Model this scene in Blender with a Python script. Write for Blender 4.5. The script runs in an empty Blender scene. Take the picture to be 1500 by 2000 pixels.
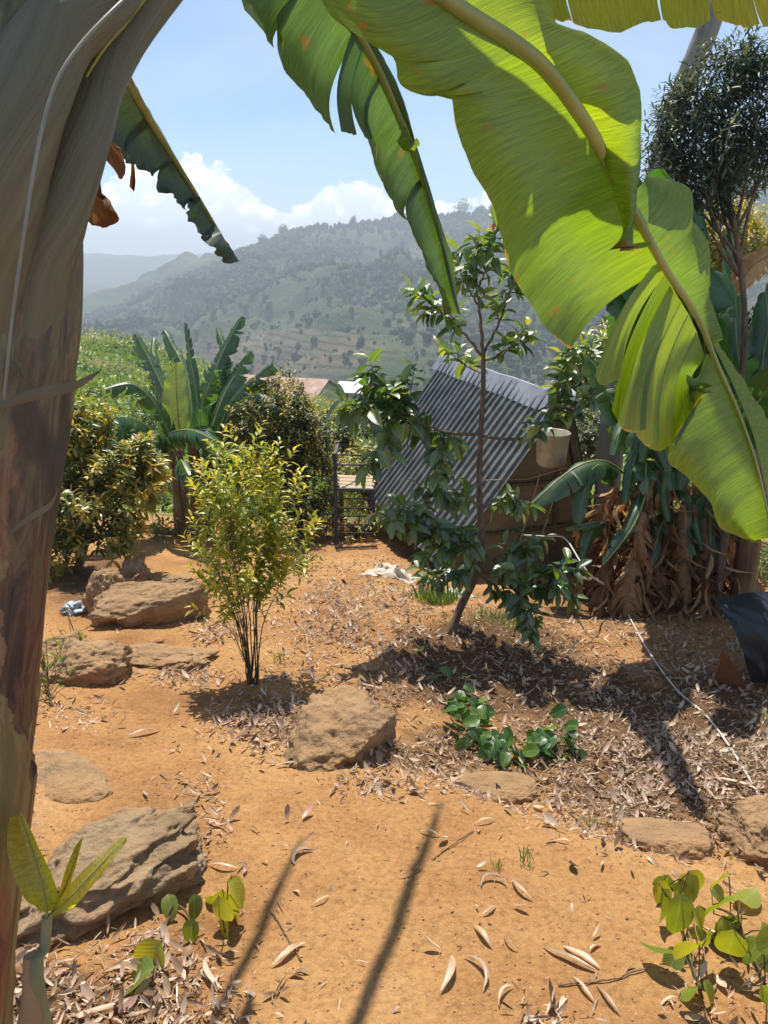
import bpy, bmesh, math, random
import numpy as np
from mathutils import Vector

random.seed(7); RNG = np.random.default_rng(11)
S = bpy.context.scene
# ---------------------------------------------------------------- camera
CAMZ = 1.6; PITCH = math.radians(19.65); F = 1400.0
cd = bpy.data.cameras.new('camera'); cam = bpy.data.objects.new('camera', cd); S.collection.objects.link(cam)
cam.location = (0, 0, CAMZ); cam.rotation_euler = (math.pi/2 - PITCH, 0, 0)
cd.sensor_fit = 'VERTICAL'; cd.sensor_height = 36; cd.lens = 36*F/2000; cd.clip_start = .03; cd.clip_end = 20000
S.camera = cam
# ---------------------------------------------------------------- light
SUN_EL = math.radians(61); SUN_AZ = math.radians(-6)      # azimuth from +Y towards +X
sdir = Vector((math.sin(SUN_AZ)*math.cos(SUN_EL), math.cos(SUN_AZ)*math.cos(SUN_EL), math.sin(SUN_EL)))
sl = bpy.data.lights.new('sun', 'SUN'); sl.energy = 4.8; sl.angle = math.radians(.5); sl.color = (1, .95, .86)
so = bpy.data.objects.new('sun', sl); S.collection.objects.link(so)
so.rotation_euler = sdir.to_track_quat('Z', 'Y').to_euler()
S.view_settings.view_transform = 'Standard'; S.view_settings.look = 'None'
S.view_settings.exposure = 0.58; S.view_settings.gamma = 1
S.cycles.max_bounces = 8; S.cycles.diffuse_bounces = 3; S.cycles.transmission_bounces = 4
S.cycles.glossy_bounces = 2; S.cycles.transparent_max_bounces = 8; S.cycles.volume_bounces = 0
S.cycles.use_denoising = True

def NT(tree):
    n, l = tree.nodes, tree.links
    def N(t, **kw):
        x = n.new(t)
        for k, v in kw.items():
            if k == 'inp':
                for kk, vv in v.items():
                    if isinstance(vv, bpy.types.NodeSocket): l.new(vv, x.inputs[kk])
                    else: x.inputs[kk].default_value = vv
            else: setattr(x, k, v)
        return x
    return N, l
def ramp(N, fac, stops, interp='LINEAR'):
    r = N('ShaderNodeValToRGB'); r.color_ramp.interpolation = interp
    e = r.color_ramp.elements
    while len(e) < len(stops): e.new(.5)
    for i, (p, c) in enumerate(stops):
        e[i].position = p; e[i].color = (*c, 1) if len(c) == 3 else c
    r.inputs[0].default_value = .5
    r.id_data.links.new(fac, r.inputs[0])
    return r.outputs[0]
def mth(N, op, a, b=None, c=None, clamp=False):
    m = N('ShaderNodeMath', operation=op, use_clamp=clamp)
    for i, v in enumerate((a, b, c)):
        if v is None: continue
        if isinstance(v, bpy.types.NodeSocket): m.id_data.links.new(v, m.inputs[i])
        else: m.inputs[i].default_value = v
    return m.outputs[0]
def mix(N, fac, a, b, mode='MIX'):
    m = N('ShaderNodeMix', data_type='RGBA', blend_type=mode)
    for k, v in ((0, fac), (6, a), (7, b)):
        if isinstance(v, bpy.types.NodeSocket): m.id_data.links.new(v, m.inputs[k])
        else: m.inputs[k].default_value = v if k == 0 else ((*v, 1) if len(v) == 3 else v)
    return m.outputs[2]

W = bpy.data.worlds.new('World'); S.world = W; W.use_nodes = True
N, L = NT(W.node_tree); W.node_tree.nodes.clear()
sky = N('ShaderNodeTexSky', sky_type='NISHITA', sun_disc=False, sun_elevation=SUN_EL, sun_rotation=SUN_AZ, altitude=1300, air_density=1.05, dust_density=.5, ozone_density=1.2)
tc = N('ShaderNodeTexCoord'); sep = N('ShaderNodeSeparateXYZ', inp={0: tc.outputs['Generated']})
az = mth(N, 'ARCTAN2', sep.outputs[0], sep.outputs[1]); el = mth(N, 'ARCSINE', sep.outputs[2])
azd = mth(N, 'MULTIPLY', az, 180/math.pi); eld = mth(N, 'MULTIPLY', el, 180/math.pi)
comb = N('ShaderNodeCombineXYZ', inp={0: azd, 1: mth(N, 'MULTIPLY', eld, 1.25), 2: 0.0})
# cumulus tops: degrees of elevation against azimuth
crv = N('ShaderNodeFloatCurve'); cm = crv.mapping; cv = cm.curves[0]
pts = [(-60, 4), (-40, 5), (-31, 5.5), (-24, 3.2), (-20, 4.2), (-15.5, 6.3), (-12.0, 5.8), (-8.8, 4.0), (-6.6, 2.9), (-4.6, 4.8), (-2.2, 5.2), (.8, 4.1), (3.2, 3.2), (6.0, 3.6), (8.6, 4.6), (14, 5.2), (20, 3.6), (30, 5), (60, 4)]
pts = [((a+60)/120, (e)/10) for a, e in pts]
while len(cv.points) < len(pts): cv.points.new(.5, .5)
for p, (a, b) in zip(cv.points, pts): p.location = (a, b)
cm.update()
cr = mth(N, 'DIVIDE', mth(N, 'ADD', azd, 60), 120); L.new(cr, crv.inputs['Value'])
top = mth(N, 'ADD', mth(N, 'MULTIPLY', crv.outputs[0], 10), .75)
n1 = N('ShaderNodeTexNoise', inp={'Vector': comb.outputs[0], 'Scale': .42, 'Detail': 7.0, 'Roughness': .56})
v1 = N('ShaderNodeTexVoronoi', feature='SMOOTH_F1', inp={'Vector': comb.outputs[0], 'Scale': .55, 'Detail': 2.5, 'Roughness': .5, 'Smoothness': .5})
wob = mth(N, 'ADD', mth(N, 'MULTIPLY', mth(N, 'SUBTRACT', n1.outputs[0], .5), 3.4), mth(N, 'MULTIPLY', mth(N, 'SUBTRACT', .5, v1.outputs[0]), 1.5))
dcl = mth(N, 'SUBTRACT', mth(N, 'ADD', top, wob), eld)            # >0 inside the cloud, in degrees
mr = N('ShaderNodeMapRange', interpolation_type='SMOOTHSTEP', inp={'Value': dcl, 'From Min': -.1, 'From Max': .5})
low = N('ShaderNodeTexNoise', inp={'Vector': comb.outputs[0], 'Scale': .55, 'Detail': 6.0, 'Roughness': .6})
sh = mth(N, 'ADD', mth(N, 'MULTIPLY', v1.outputs[0], .55), mth(N, 'MULTIPLY', low.outputs[0], .75))
sh = mth(N, 'ADD', sh, mth(N, 'MULTIPLY', dcl, .05))
cc = ramp(N, sh, [(.38, (36, 35, 34)), (.6, (28, 27.5, 27)), (.8, (11, 11.6, 12.2)), (1, (7.6, 8.4, 9.2))])
# thin high veil
mp = N('ShaderNodeMapping', inp={0: tc.outputs['Generated'], 'Scale': (2.2, 5.0, 6.5), 'Rotation': (.3, .5, .4)})
ci = N('ShaderNodeTexNoise', inp={'Vector': mp.outputs[0], 'Scale': 1.0, 'Detail': 6.0, 'Roughness': .62, 'Distortion': .5})
civ = N('ShaderNodeMapRange', inp={'Value': ci.outputs[0], 'From Min': .36, 'From Max': .8, 'To Min': .04, 'To Max': .55})
skyc = sky.outputs[0]
s1 = mix(N, civ.outputs[0], mix(N, 1.0, skyc, (.66, .81, .98), 'MULTIPLY'), (5.4, 6.1, 7.0))
s2 = mix(N, mth(N, 'MULTIPLY', mr.outputs[0], .97), s1, cc)
bg = N('ShaderNodeBackground', inp={'Color': s2, 'Strength': .098})
wo = N('ShaderNodeOutputWorld', inp={'Surface': bg.outputs[0]})

# ---------------------------------------------------------------- maths helpers
cp, sp = math.cos(PITCH), math.sin(PITCH)
def ray(px, py):
    cx = (np.asarray(px, float)-750)/F; cy = (1000-np.asarray(py, float))/F
    return np.stack([cx, cp+cy*sp, -sp+cy*cp], -1)
def P(px, py, d):
    r = ray(px, py); return np.array([0, 0, CAMZ]) + r*np.asarray(d, float)[..., None]
def project(p):
    p = np.asarray(p, float); q = p-np.array([0, 0, CAMZ])
    dep = q[..., 1]*cp - q[..., 2]*sp; up = q[..., 1]*sp + q[..., 2]*cp
    return 750+F*q[..., 0]/dep, 1000-F*up/dep, dep
def sstep(a, b, x):
    t = np.clip((x-a)/(b-a), 0, 1); return t*t*(3-2*t)
def _h(ix, iy, iz, seed):
    n = (ix*374761393 + iy*668265263 + iz*2147483647 + seed*974634777) & 0xFFFFFFFF
    n = ((n ^ (n >> 13))*1274126177) & 0xFFFFFFFF
    n = (n ^ (n >> 16)) & 0xFFFF
    return n/65535.0
def vnoise(p, seed=0):
    p = np.asarray(p, float); i = np.floor(p).astype(np.int64); f = p-i; f = f*f*(3-2*f); r = 0
    for dx in (0, 1):
        for dy in (0, 1):
            for dz in (0, 1):
                w = (f[..., 0] if dx else 1-f[..., 0])*(f[..., 1] if dy else 1-f[..., 1])*(f[..., 2] if dz else 1-f[..., 2])
                r = r + w*_h(i[..., 0]+dx, i[..., 1]+dy, i[..., 2]+dz, seed)
    return r*2-1
def fbm(p, oct=4, seed=0, gain=.5):
    p = np.asarray(p, float); a = 1; r = 0; f = 1
    for o in range(oct): r = r+a*vnoise(p*f+o*17.3, seed+o); a *= gain; f *= 2.03
    return r
def fb2(x, y, s, oct=4, seed=0, gain=.5):
    return fbm(np.stack([x*s, y*s, np.zeros_like(x)], -1), oct, seed, gain)
def terrain(x, y):
    x = np.asarray(x, float); y = np.asarray(y, float)
    z = -.2*y
    z = z - .16*np.maximum(y-9, 0) - .16*np.maximum(y-14, 0)
    z = np.where(y > 120, -.2*120-.16*111-.16*106-(.02*(y-120)), z)
    z = z + .10*np.maximum(-x-2.2, 0)*sstep(2, 9, y)*np.exp(-np.maximum(y-14, 0)/20)
    # low bank right of the bare soil
    e = (y-2.45)+.75*(np.maximum(x, .25)-.25)
    z = z - .13*sstep(-.02, .3, e)*sstep(.0, .45, x)*(1-.5*sstep(3, 6, y))
    z = z + .16*np.exp(-(((x-.35)/.75)**2+((y-4.7)/.8)**2))
    z = z - .06*np.exp(-(((x-1.3)/.6)**2+((y-3.6)/.7)**2))
    m = np.exp(-np.maximum(y-10, 0)/8)
    z = z + m*(.035*fb2(x, y, 1.1, 3, 3)+.012*fb2(x, y, 5, 4, 9)) + (1-m)*.8*fb2(x, y, .08, 4, 21)
    return z
def G(px, py, off=0.):
    """the point of the ground seen at a photograph position"""
    r = ray(px, py).reshape(-1, 3); t = np.full(len(r), .3); o = np.array([0, 0, CAMZ])
    done = np.zeros(len(r), bool)
    for k in range(900):
        p = o+r*t[:, None]; h = p[:, 2]-terrain(p[:, 0], p[:, 1]); done |= h < 0.0005
        if done.all(): break
        t = np.where(done, t, t+np.clip(h*.35, .0008, .5))
    p = o+r*t[:, None]; p[:, 2] = terrain(p[:, 0], p[:, 1])+off
    return p[0] if np.ndim(px) == 0 else p
def dep(p): return float(project(p)[2])
def nrm(v): v = np.asarray(v, float); return v/np.maximum(np.linalg.norm(v, axis=-1, keepdims=True), 1e-9)
def resample(pts, n, smooth=True):
    pts = np.asarray(pts, float)
    if smooth and len(pts) > 2:
        out = []; m = len(pts)
        for i in range(m-1):
            p0 = pts[max(i-1, 0)]; p1 = pts[i]; p2 = pts[i+1]; p3 = pts[min(i+2, m-1)]
            for t in np.linspace(0, 1, 12, endpoint=False):
                out.append(.5*((2*p1)+(-p0+p2)*t+(2*p0-5*p1+4*p2-p3)*t*t+(-p0+3*p1-3*p2+p3)*t**3))
        out.append(pts[-1]); pts = np.array(out)
    d = np.r_[0, np.cumsum(np.linalg.norm(np.diff(pts[:, :3], axis=0), axis=1))]
    s = np.linspace(0, d[-1], n)
    return np.stack([np.interp(s, d, pts[:, k]) for k in range(pts.shape[1])], 1)

# ---------------------------------------------------------------- mesh helpers
class MB:
    def __init__(s): s.v = []; s.f = []; s.r = []; s.uv = []; s.n = 0; s.m = []
    def add(s, v, f, r=None, uv=None, mi=0):
        v = np.asarray(v, float); s.v.append(v); s.f.append((np.asarray(f), s.n)); 
        s.r.append(np.full(len(v), .5) if r is None else np.broadcast_to(np.asarray(r, float), (len(v),)))
        s.uv.append(np.zeros((len(v), 2)) if uv is None else np.asarray(uv, float)); s.m.append((len(f), mi)); s.n += len(v)
    def build(s, name, mat, parent=None, smooth=True, origin=None):
        v = np.concatenate(s.v); r = np.concatenate(s.r); uv = np.concatenate(s.uv)
        o = np.zeros(3)
        if parent is not None: o = np.array(WORLD[parent.name])
        elif origin is not None: o = np.asarray(origin, float)
        v = v-o
        me = bpy.data.meshes.new(name); idx = []; tot = []
        for f, off in s.f:
            idx.append((f+off).ravel()); tot.append(np.full(len(f), f.shape[1]))
        idx = np.concatenate(idx); tot = np.concatenate(tot)
        me.vertices.add(len(v)); me.vertices.foreach_set('co', v.ravel())
        me.loops.add(len(idx)); me.loops.foreach_set('vertex_index', idx.astype(np.int32))
        me.polygons.add(len(tot)); me.polygons.foreach_set('loop_start', np.r_[0, np.cumsum(tot)[:-1]].astype(np.int32))
        me.polygons.foreach_set('use_smooth', np.full(len(tot), smooth))
        if isinstance(mat, (list, tuple)):
            for m_ in mat: me.materials.append(m_)
            me.polygons.foreach_set('material_index', np.concatenate([np.full(a, b) for a, b in s.m]).astype(np.int32))
        else: me.materials.append(mat)
        me.update(calc_edges=True); me.validate()
        a = me.attributes.new('rnd', 'FLOAT', 'POINT'); a.data.foreach_set('value', r.astype(np.float32))
        u = me.uv_layers.new(name='UVMap'); u.data.foreach_set('uv', uv[idx].ravel().astype(np.float32))
        ob = bpy.data.objects.new(name, me); S.collection.objects.link(ob)
        if parent is not None: ob.parent = parent; WORLD[ob.name] = tuple(o)
        else: ob.location = o; WORLD[ob.name] = tuple(o)
        return ob
WORLD = {}
def tag(o, label=None, cat=None, group=None, kind=None):
    for k, v in (('label', label), ('category', cat), ('group', group), ('kind', kind)):
        if v: o[k] = v
    return o
def thing(name, label, cat, loc, group=None):
    o = bpy.data.objects.new(name, None); S.collection.objects.link(o); o.location = loc; o.empty_display_size = .1
    WORLD[o.name] = tuple(loc); return tag(o, label, cat, group)
def grid_faces(nu, nv, closed=False):
    """verts index i*nv+j"""
    i = np.arange(nu-1)[:, None]; j = np.arange(nv if closed else nv-1)[None]
    j2 = (j+1) % nv; a = i*nv+j; b = i*nv+j2; c = (i+1)*nv+j2; d = (i+1)*nv+j
    return np.stack([a, b, c, d], -1).reshape(-1, 4)
def tube(mb, pts, rad, sides=8, r=.5, flat=1., cap=True, rough=0., n=None, seed=0):
    pts = np.asarray(pts, float); rad = np.broadcast_to(np.asarray(rad, float), (len(pts),))
    if n: q = resample(np.c_[pts, rad], n); pts, rad = q[:, :3], q[:, 3]
    t = nrm(np.gradient(pts, axis=0)); ref = np.array([0, 0, 1.]) if abs(t[:, 2]).mean() < .8 else np.array([0, 1., 0])
    a = nrm(np.cross(t, ref)); b = np.cross(t, a)
    th = np.linspace(0, 2*np.pi, sides, endpoint=False)
    R = rad[:, None]*np.ones(sides)
    if rough: R = R*(1+rough*fbm(np.stack([np.cos(th)[None]*1.5+pts[:, :1]*8, np.sin(th)[None]*1.5+pts[:, 1:2]*8, pts[:, 2:3]*8+0*th[None]], -1), 3, seed))
    v = pts[:, None]+R[..., None]*(np.cos(th)[None, :, None]*a[:, None]+flat*np.sin(th)[None, :, None]*b[:, None])
    m = len(pts); L_ = np.r_[0, np.cumsum(np.linalg.norm(np.diff(pts, axis=0), axis=1))]
    uv = np.stack([np.broadcast_to(th[None]/6.283, (m, sides)), np.broadcast_to(L_[:, None], (m, sides))], -1).reshape(-1, 2)
    mb.add(v.reshape(-1, 3), grid_faces(m, sides, True), r, uv)
    if cap:
        for e in (0, m-1):
            c = pts[e]+t[e]*(rad[e]*.35 if e else -rad[e]*.35)
            vv = np.vstack([v[e], c]); k = np.arange(sides)
            fc = np.stack([k, (k+1) % sides, np.full(sides, sides)], 1)
            if e == 0: fc = fc[:, ::-1]
            mb.add(vv, fc, r, np.vstack([uv.reshape(m, sides, 2)[e], uv.reshape(m, sides, 2)[e].mean(0)]))
def box(mb, c, half, ax=None, r=.5):
    ax = np.eye(3) if ax is None else nrm(ax)
    s = np.array([[x, y, z] for x in (-1, 1) for y in (-1, 1) for z in (-1, 1)], float)
    v = np.asarray(c)+(s*np.asarray(half))@ax
    mb.add(v, [[0, 1, 3, 2], [4, 6, 7, 5], [0, 4, 5, 1], [2, 3, 7, 6], [0, 2, 6, 4], [1, 5, 7, 3]], r)
def bar(mb, a, b, w, h=None, r=.5):
    a = np.asarray(a, float); b = np.asarray(b, float); h = h or w; t = nrm(b-a)
    ref = np.array([0, 0, 1.]) if abs(t[2]) < .9 else np.array([0, 1., 0])
    s = nrm(np.cross(t, ref)); u = np.cross(s, t)
    box(mb, (a+b)/2, (np.linalg.norm(b-a)/2, w/2, h/2), np.stack([t, s, u]), r)
# leaf templates: along +X (length 1), width along Y, normal +Z
def leaf_tpl(nl=4, w=.34, bend=.25, fold=.15, peak=.45, wave=0., tip=1.0, nw=1):
    xs = np.linspace(0, 1, nl+1); v = []; 
    for x in xs:
        hw = w/2*(max(x, 1e-4)**(peak*1.2))*(max(1-x, 0)**(.62*tip))*1.75
        for j in range(-nw, nw+1):
            s = j/nw; v.append((x, s*hw, -bend*x*x+abs(s)*hw*fold*2+wave*math.sin(9*x+2*s)*hw))
    v = np.array(v); k = 2*nw+1
    return v, grid_faces(nl+1, k), np.stack([v[:, 0], (v[:, 1]/w+.5)], 1)
TL = {'lo': leaf_tpl(2, .42), 'mid': leaf_tpl(4, .42, .3, .2), 'hi': leaf_tpl(7, .6, .3, .22, .5, .05, nw=2),
      'broad': leaf_tpl(8, .78, .28, .14, .38, .05, nw=2), 'thin': leaf_tpl(3, .24, .2, .2), 'oval': leaf_tpl(4, .55, .25, .2, .4)}
def scatter(mb, tpl, pos, d, up, size, r, wscale=1.):
    tv, tf, tu = TL[tpl] if isinstance(tpl, str) else tpl
    pos = np.asarray(pos, float); n = len(pos); x = nrm(d); up = np.broadcast_to(up, x.shape)
    y = nrm(np.cross(up, x)+1e-6); z = np.cross(x, y); size = np.broadcast_to(size, (n,)); wscale = np.broadcast_to(wscale, (n,))
    v = pos[:, None]+size[:, None, None]*(tv[None, :, 0:1]*x[:, None]+tv[None, :, 1:2]*wscale[:, None, None]*y[:, None]+tv[None, :, 2:3]*z[:, None])
    f = (tf[None]+(np.arange(n)*len(tv))[:, None, None]).reshape(-1, tf.shape[1])
    mb.add(v.reshape(-1, 3), f, np.repeat(np.broadcast_to(r, (n,)), len(tv)), np.tile(tu, (n, 1)))
def rdir(n, rng=RNG): return nrm(rng.normal(size=(n, 3)))

# ---------------------------------------------------------------- materials
def newmat(name):
    m = bpy.data.materials.new(name); m.use_nodes = True; m.node_tree.nodes.clear()
    N, L = NT(m.node_tree); out = N('ShaderNodeOutputMaterial'); return m, N, L, out
def leaf_mat(name, stops, trans=.45, gloss=.09, rough=.4, tboost=(1.25, 1.25, .45), noise=3., vein=None, spots=None):
    m, N, L, out = newmat(name)
    at = N('ShaderNodeAttribute', attribute_name='rnd'); geo = N('ShaderNodeNewGeometry'); tcn = N('ShaderNodeTexCoord')
    nz = N('ShaderNodeTexNoise', inp={'Vector': tcn.outputs['Object'], 'Scale': noise, 'Detail': 3.0})
    f = mth(N, 'ADD', at.outputs['Fac'], mth(N, 'MULTIPLY', mth(N, 'SUBTRACT', nz.outputs[0], .5), .5), clamp=True)
    col = ramp(N, f, stops)
    uvn = N('ShaderNodeUVMap'); su = N('ShaderNodeSeparateXYZ', inp={0: uvn.outputs[0]})
    bumph = None
    if vein == 'banana':      # fine parallel veins from the midrib to the edge, browned edge
        cb = N('ShaderNodeCombineXYZ', inp={0: mth(N, 'MULTIPLY', su.outputs[0], 95), 1: mth(N, 'MULTIPLY', su.outputs[1], 1.6), 2: 0.})
        vn = N('ShaderNodeTexNoise', inp={'Vector': cb.outputs[0], 'Scale': 1.6, 'Detail': 4.0, 'Roughness': .7})
        vf = N('ShaderNodeMapRange', inp={'Value': vn.outputs[0], 'From Min': .3, 'From Max': .7, 'To Min': .6, 'To Max': 1.32})
        vc = N('ShaderNodeCombineColor', inp={0: vf.outputs[0], 1: vf.outputs[0], 2: vf.outputs[0]})
        col = mix(N, 1.0, col, vc.outputs[0], 'MULTIPLY')
        en = N('ShaderNodeTexNoise', inp={'Vector': tcn.outputs['Object'], 'Scale': 14.0, 'Detail': 5.0})
        ef = N('ShaderNodeMapRange', inp={'Value': mth(N, 'ADD', su.outputs[1], mth(N, 'MULTIPLY', mth(N, 'SUBTRACT', en.outputs[0], .58), .22)), 'From Min': .975, 'From Max': 1.0})
        col = mix(N, ef.outputs[0], col, (.42, .26, .03))
        en2 = N('ShaderNodeTexNoise', inp={'Vector': tcn.outputs['Object'], 'Scale': 16.0, 'Detail': 2.0})
        sf = N('ShaderNodeMapRange', inp={'Value': en2.outputs[0], 'From Min': .69, 'From Max': .74})
        col = mix(N, sf.outputs[0], col, (.16, .09, .02)); bumph = vn.outputs[0]
    elif vein == 'mid':
        d = mth(N, 'ABSOLUTE', mth(N, 'SUBTRACT', su.outputs[1], .5))
        ef = N('ShaderNodeMapRange', inp={'Value': d, 'From Min': .02, 'From Max': .05, 'To Min': .5, 'To Max': 0.})
        col = mix(N, ef.outputs[0], col, (.3, .4, .1))
        wv = N('ShaderNodeTexWave', inp={'Vector': N('ShaderNodeCombineXYZ', inp={0: mth(N, 'SUBTRACT', su.outputs[0], mth(N, 'MULTIPLY', d, .7)), 1: 0., 2: 0.}).outputs[0], 'Scale': 3.2, 'Distortion': .6})
        bumph = wv.outputs[0]
    br = {}
    if bumph is not None:
        b = N('ShaderNodeBump', inp={'Height': bumph, 'Strength': .4 if vein == 'banana' else .12, 'Distance': .004}); br = {'Normal': b.outputs[0]}
    tcol = mix(N, 1.0, col, tboost, 'MULTIPLY')
    df = N('ShaderNodeBsdfDiffuse', inp={'Color': col, **br}); tr = N('ShaderNodeBsdfTranslucent', inp={'Color': tcol, **br})
    a = N('ShaderNodeMixShader', inp={0: trans, 1: df.outputs[0], 2: tr.outputs[0]})
    gl = N('ShaderNodeBsdfGlossy', inp={'Color': (1, 1, 1, 1), 'Roughness': rough, **br})
    b = N('ShaderNodeMixShader', inp={0: gloss, 1: a.outputs[0], 2: gl.outputs[0]})
    L.new(b.outputs[0], out.inputs[0]); return m
def pmat(name, stops, scale=8., rough=.8, detail=6., bump=.3, bdist=.01, stretch=(1, 1, 1), coord='Object', metallic=0., spec=.3, bscale=None, second=None, rattr=0., dust=None):
    m, N, L, out = newmat(name); tcn = N('ShaderNodeTexCoord')
    mp = N('ShaderNodeMapping', inp={0: tcn.outputs[coord] if coord != 'UV' else N('ShaderNodeUVMap').outputs[0], 'Scale': stretch})
    nz = N('ShaderNodeTexNoise', inp={'Vector': mp.outputs[0], 'Scale': scale, 'Detail': detail, 'Roughness': .62})
    f = nz.outputs[0]
    if rattr:
        at = N('ShaderNodeAttribute', attribute_name='rnd')
        f = mth(N, 'ADD', mth(N, 'MULTIPLY', f, 1-rattr), mth(N, 'MULTIPLY', at.outputs['Fac'], rattr), clamp=True)
    col = ramp(N, f, stops)
    if second:      # (scale, lo, hi, colour)
        n2 = N('ShaderNodeTexNoise', inp={'Vector': mp.outputs[0], 'Scale': second[0], 'Detail': 5.0})
        g = N('ShaderNodeMapRange', inp={'Value': n2.outputs[0], 'From Min': second[1], 'From Max': second[2]})
        col = mix(N, g.outputs[0], col, second[3])
    if dust:      # soil lying on the upward faces
        gn = N('ShaderNodeNewGeometry'); sz = N('ShaderNodeSeparateXYZ', inp={0: gn.outputs['Normal']}); dn = N('ShaderNodeTexNoise', inp={'Vector': tcn.outputs['Object'], 'Scale': 7., 'Detail': 7.0, 'Roughness': .7})
        df = N('ShaderNodeMapRange', inp={'Value': mth(N, 'ADD', sz.outputs[2], mth(N, 'MULTIPLY', mth(N, 'SUBTRACT', dn.outputs[0], .5), 2.2)), 'From Min': .45, 'From Max': 1.2, 'To Max': .75})
        col = mix(N, df.outputs[0], col, dust)
    nb = N('ShaderNodeTexNoise', inp={'Vector': mp.outputs[0], 'Scale': bscale or scale*3, 'Detail': 8.0, 'Roughness': .65})
    b = N('ShaderNodeBump', inp={'Height': nb.outputs[0], 'Strength': bump, 'Distance': bdist})
    p = N('ShaderNodeBsdfPrincipled', inp={'Base Color': col, 'Roughness': rough, 'Metallic': metallic, 'Specular IOR Level': spec, 'Normal': b.outputs[0]})
    L.new(p.outputs[0], out.inputs[0]); return m
M = {}
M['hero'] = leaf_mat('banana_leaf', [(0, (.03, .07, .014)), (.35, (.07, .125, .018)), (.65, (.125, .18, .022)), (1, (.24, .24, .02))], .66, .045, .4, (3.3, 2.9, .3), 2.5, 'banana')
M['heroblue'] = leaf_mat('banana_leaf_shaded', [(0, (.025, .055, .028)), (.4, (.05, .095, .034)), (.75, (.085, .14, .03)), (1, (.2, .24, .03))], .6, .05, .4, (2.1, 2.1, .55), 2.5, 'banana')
M['shade'] = leaf_mat('banana_leaf_painted_shade', [(0, (.03, .05, .035)), (.5, (.05, .075, .045)), (1, (.1, .11, .05))], .3, .06, .45, (1.5, 1.6, .7), 2.5, 'banana')  # shade on the left hanging leaf is darkened into its colour
M['ban'] = leaf_mat('banana_leaf_far', [(0, (.02, .07, .02)), (.4, (.045, .13, .035)), (.75, (.09, .2, .04)), (1, (.3, .36, .04))], .5, .07, .4, (1.6, 1.6, .4), 2.5, 'banana')
M['rib'] = pmat('banana_midrib', [(.3, (.17, .2, .05)), (.6, (.3, .3, .1)), (.8, (.36, .3, .14))], 5, .45, 4, .15, .003, (1, 1, 1), spec=.45)
M['bdead'] = leaf_mat('dead_banana_leaf', [(0, (.07, .03, .015)), (.35, (.24, .12, .05)), (.65, (.42, .24, .11)), (1, (.58, .42, .23))], .38, .02, .6, (1.4, 1.1, .7), 22.)
M['soil'] = None
M['bdeadrib'] = pmat('dead_rib', [(.3, (.2, .11, .05)), (.7, (.42, .28, .15))], 8, .8, 4, .2, .003)
M['fibre'] = leaf_mat('dry_fibre', [(0, (.1, .08, .045)), (1, (.22, .18, .11))], .3, .03, .6, (1.1, 1., .8), 6.)
M['rock'] = pmat('rock', [(.25, (.14, .08, .04)), (.45, (.30, .19, .10)), (.6, (.42, .28, .15)), (.8, (.5, .36, .21))], 4.5, .9, 9, 1.0, .03, bscale=22, second=(2.2, .5, .66, (.36, .2, .09)), dust=(.38, .22, .1))
M['rockg'] = pmat('grey_strata_rock', [(.25, (.09, .06, .035)), (.45, (.25, .17, .09)), (.62, (.38, .28, .17)), (.85, (.52, .46, .36))], 5, .9, 9, 1.0, .03, bscale=20, second=(3., .55, .68, (.38, .22, .1)), dust=(.36, .23, .12))
M['bark'] = pmat('bark', [(.3, (.07, .045, .03)), (.6, (.19, .13, .085)), (.8, (.28, .21, .15))], 12, .9, 6, .6, .01, (3, 3, .6))
M['barkg'] = pmat('grey_bark', [(.3, (.13, .12, .1)), (.6, (.25, .23, .2)), (.8, (.34, .31, .27))], 3, .9, 6, .5, .01, (2, 2, .4))
M['twig'] = pmat('twig', [(.3, (.06, .05, .025)), (.7, (.16, .12, .06))], 20, .8, 3, .3, .004)
M['pseud'] = pmat('banana_stem', [(.25, (.06, .03, .02)), (.42, (.17, .085, .05)), (.55, (.24, .17, .08)), (.75, (.23, .26, .09))], 3, .7, 6, .4, .01, (3, 3, .5))
M['metal'] = pmat('dark_painted_steel', [(.3, (.02, .022, .026)), (.7, (.05, .052, .06))], 10, .45, 4, .15, .003, metallic=.3, spec=.5)
M['roof'] = pmat('corrugated_roof_sheet', [(.3, (.062, .068, .064)), (.5, (.115, .125, .118)), (.7, (.2, .205, .19))], 5, .55, 6, .1, .002, metallic=.1, spec=.4, second=(7, .62, .75, (.2, .18, .16)))
M['flash'] = pmat('ridge_flashing', [(.3, (.19, .195, .2)), (.5, (.29, .295, .3)), (.7, (.36, .365, .37))], 5, .42, 4, .15, .003, metallic=.35, spec=.5)
M['ply'] = pmat('brown_board', [(.3, (.15, .115, .065)), (.6, (.24, .185, .11)), (.85, (.32, .25, .15))], 3, .75, 6, .2, .004, (1, 1, 3))
M['plank'] = pmat('pale_planks', [(.3, (.33, .24, .15)), (.7, (.52, .4, .27))], 6, .8, 6, .3, .004, (1, 8, 8))
M['bucket'] = pmat('tin_bucket', [(.3, (.2, .175, .12)), (.5, (.33, .3, .22)), (.7, (.42, .38, .29))], 6, .45, 5, .2, .003, metallic=.2)
M['tarp'] = pmat('black_plastic', [(.3, (.016, .017, .018)), (.7, (.035, .036, .038))], 4, .4, 5, .5, .02, spec=.5)
M['rust'] = pmat('rusty_sheet', [(.3, (.16, .07, .03)), (.7, (.3, .14, .06))], 5, .8, 6, .3, .005)
M['hose'] = pmat('pale_pipe', [(.3, (.45, .43, .38)), (.7, (.62, .6, .54))], 15, .5, 4, .1, .002)
M['sack'] = pmat('woven_sack', [(.3, (.5, .4, .3)), (.6, (.68, .6, .48)), (.8, (.8, .74, .66))], 6, .8, 6, .5, .01, (1, 5, 1))
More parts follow.
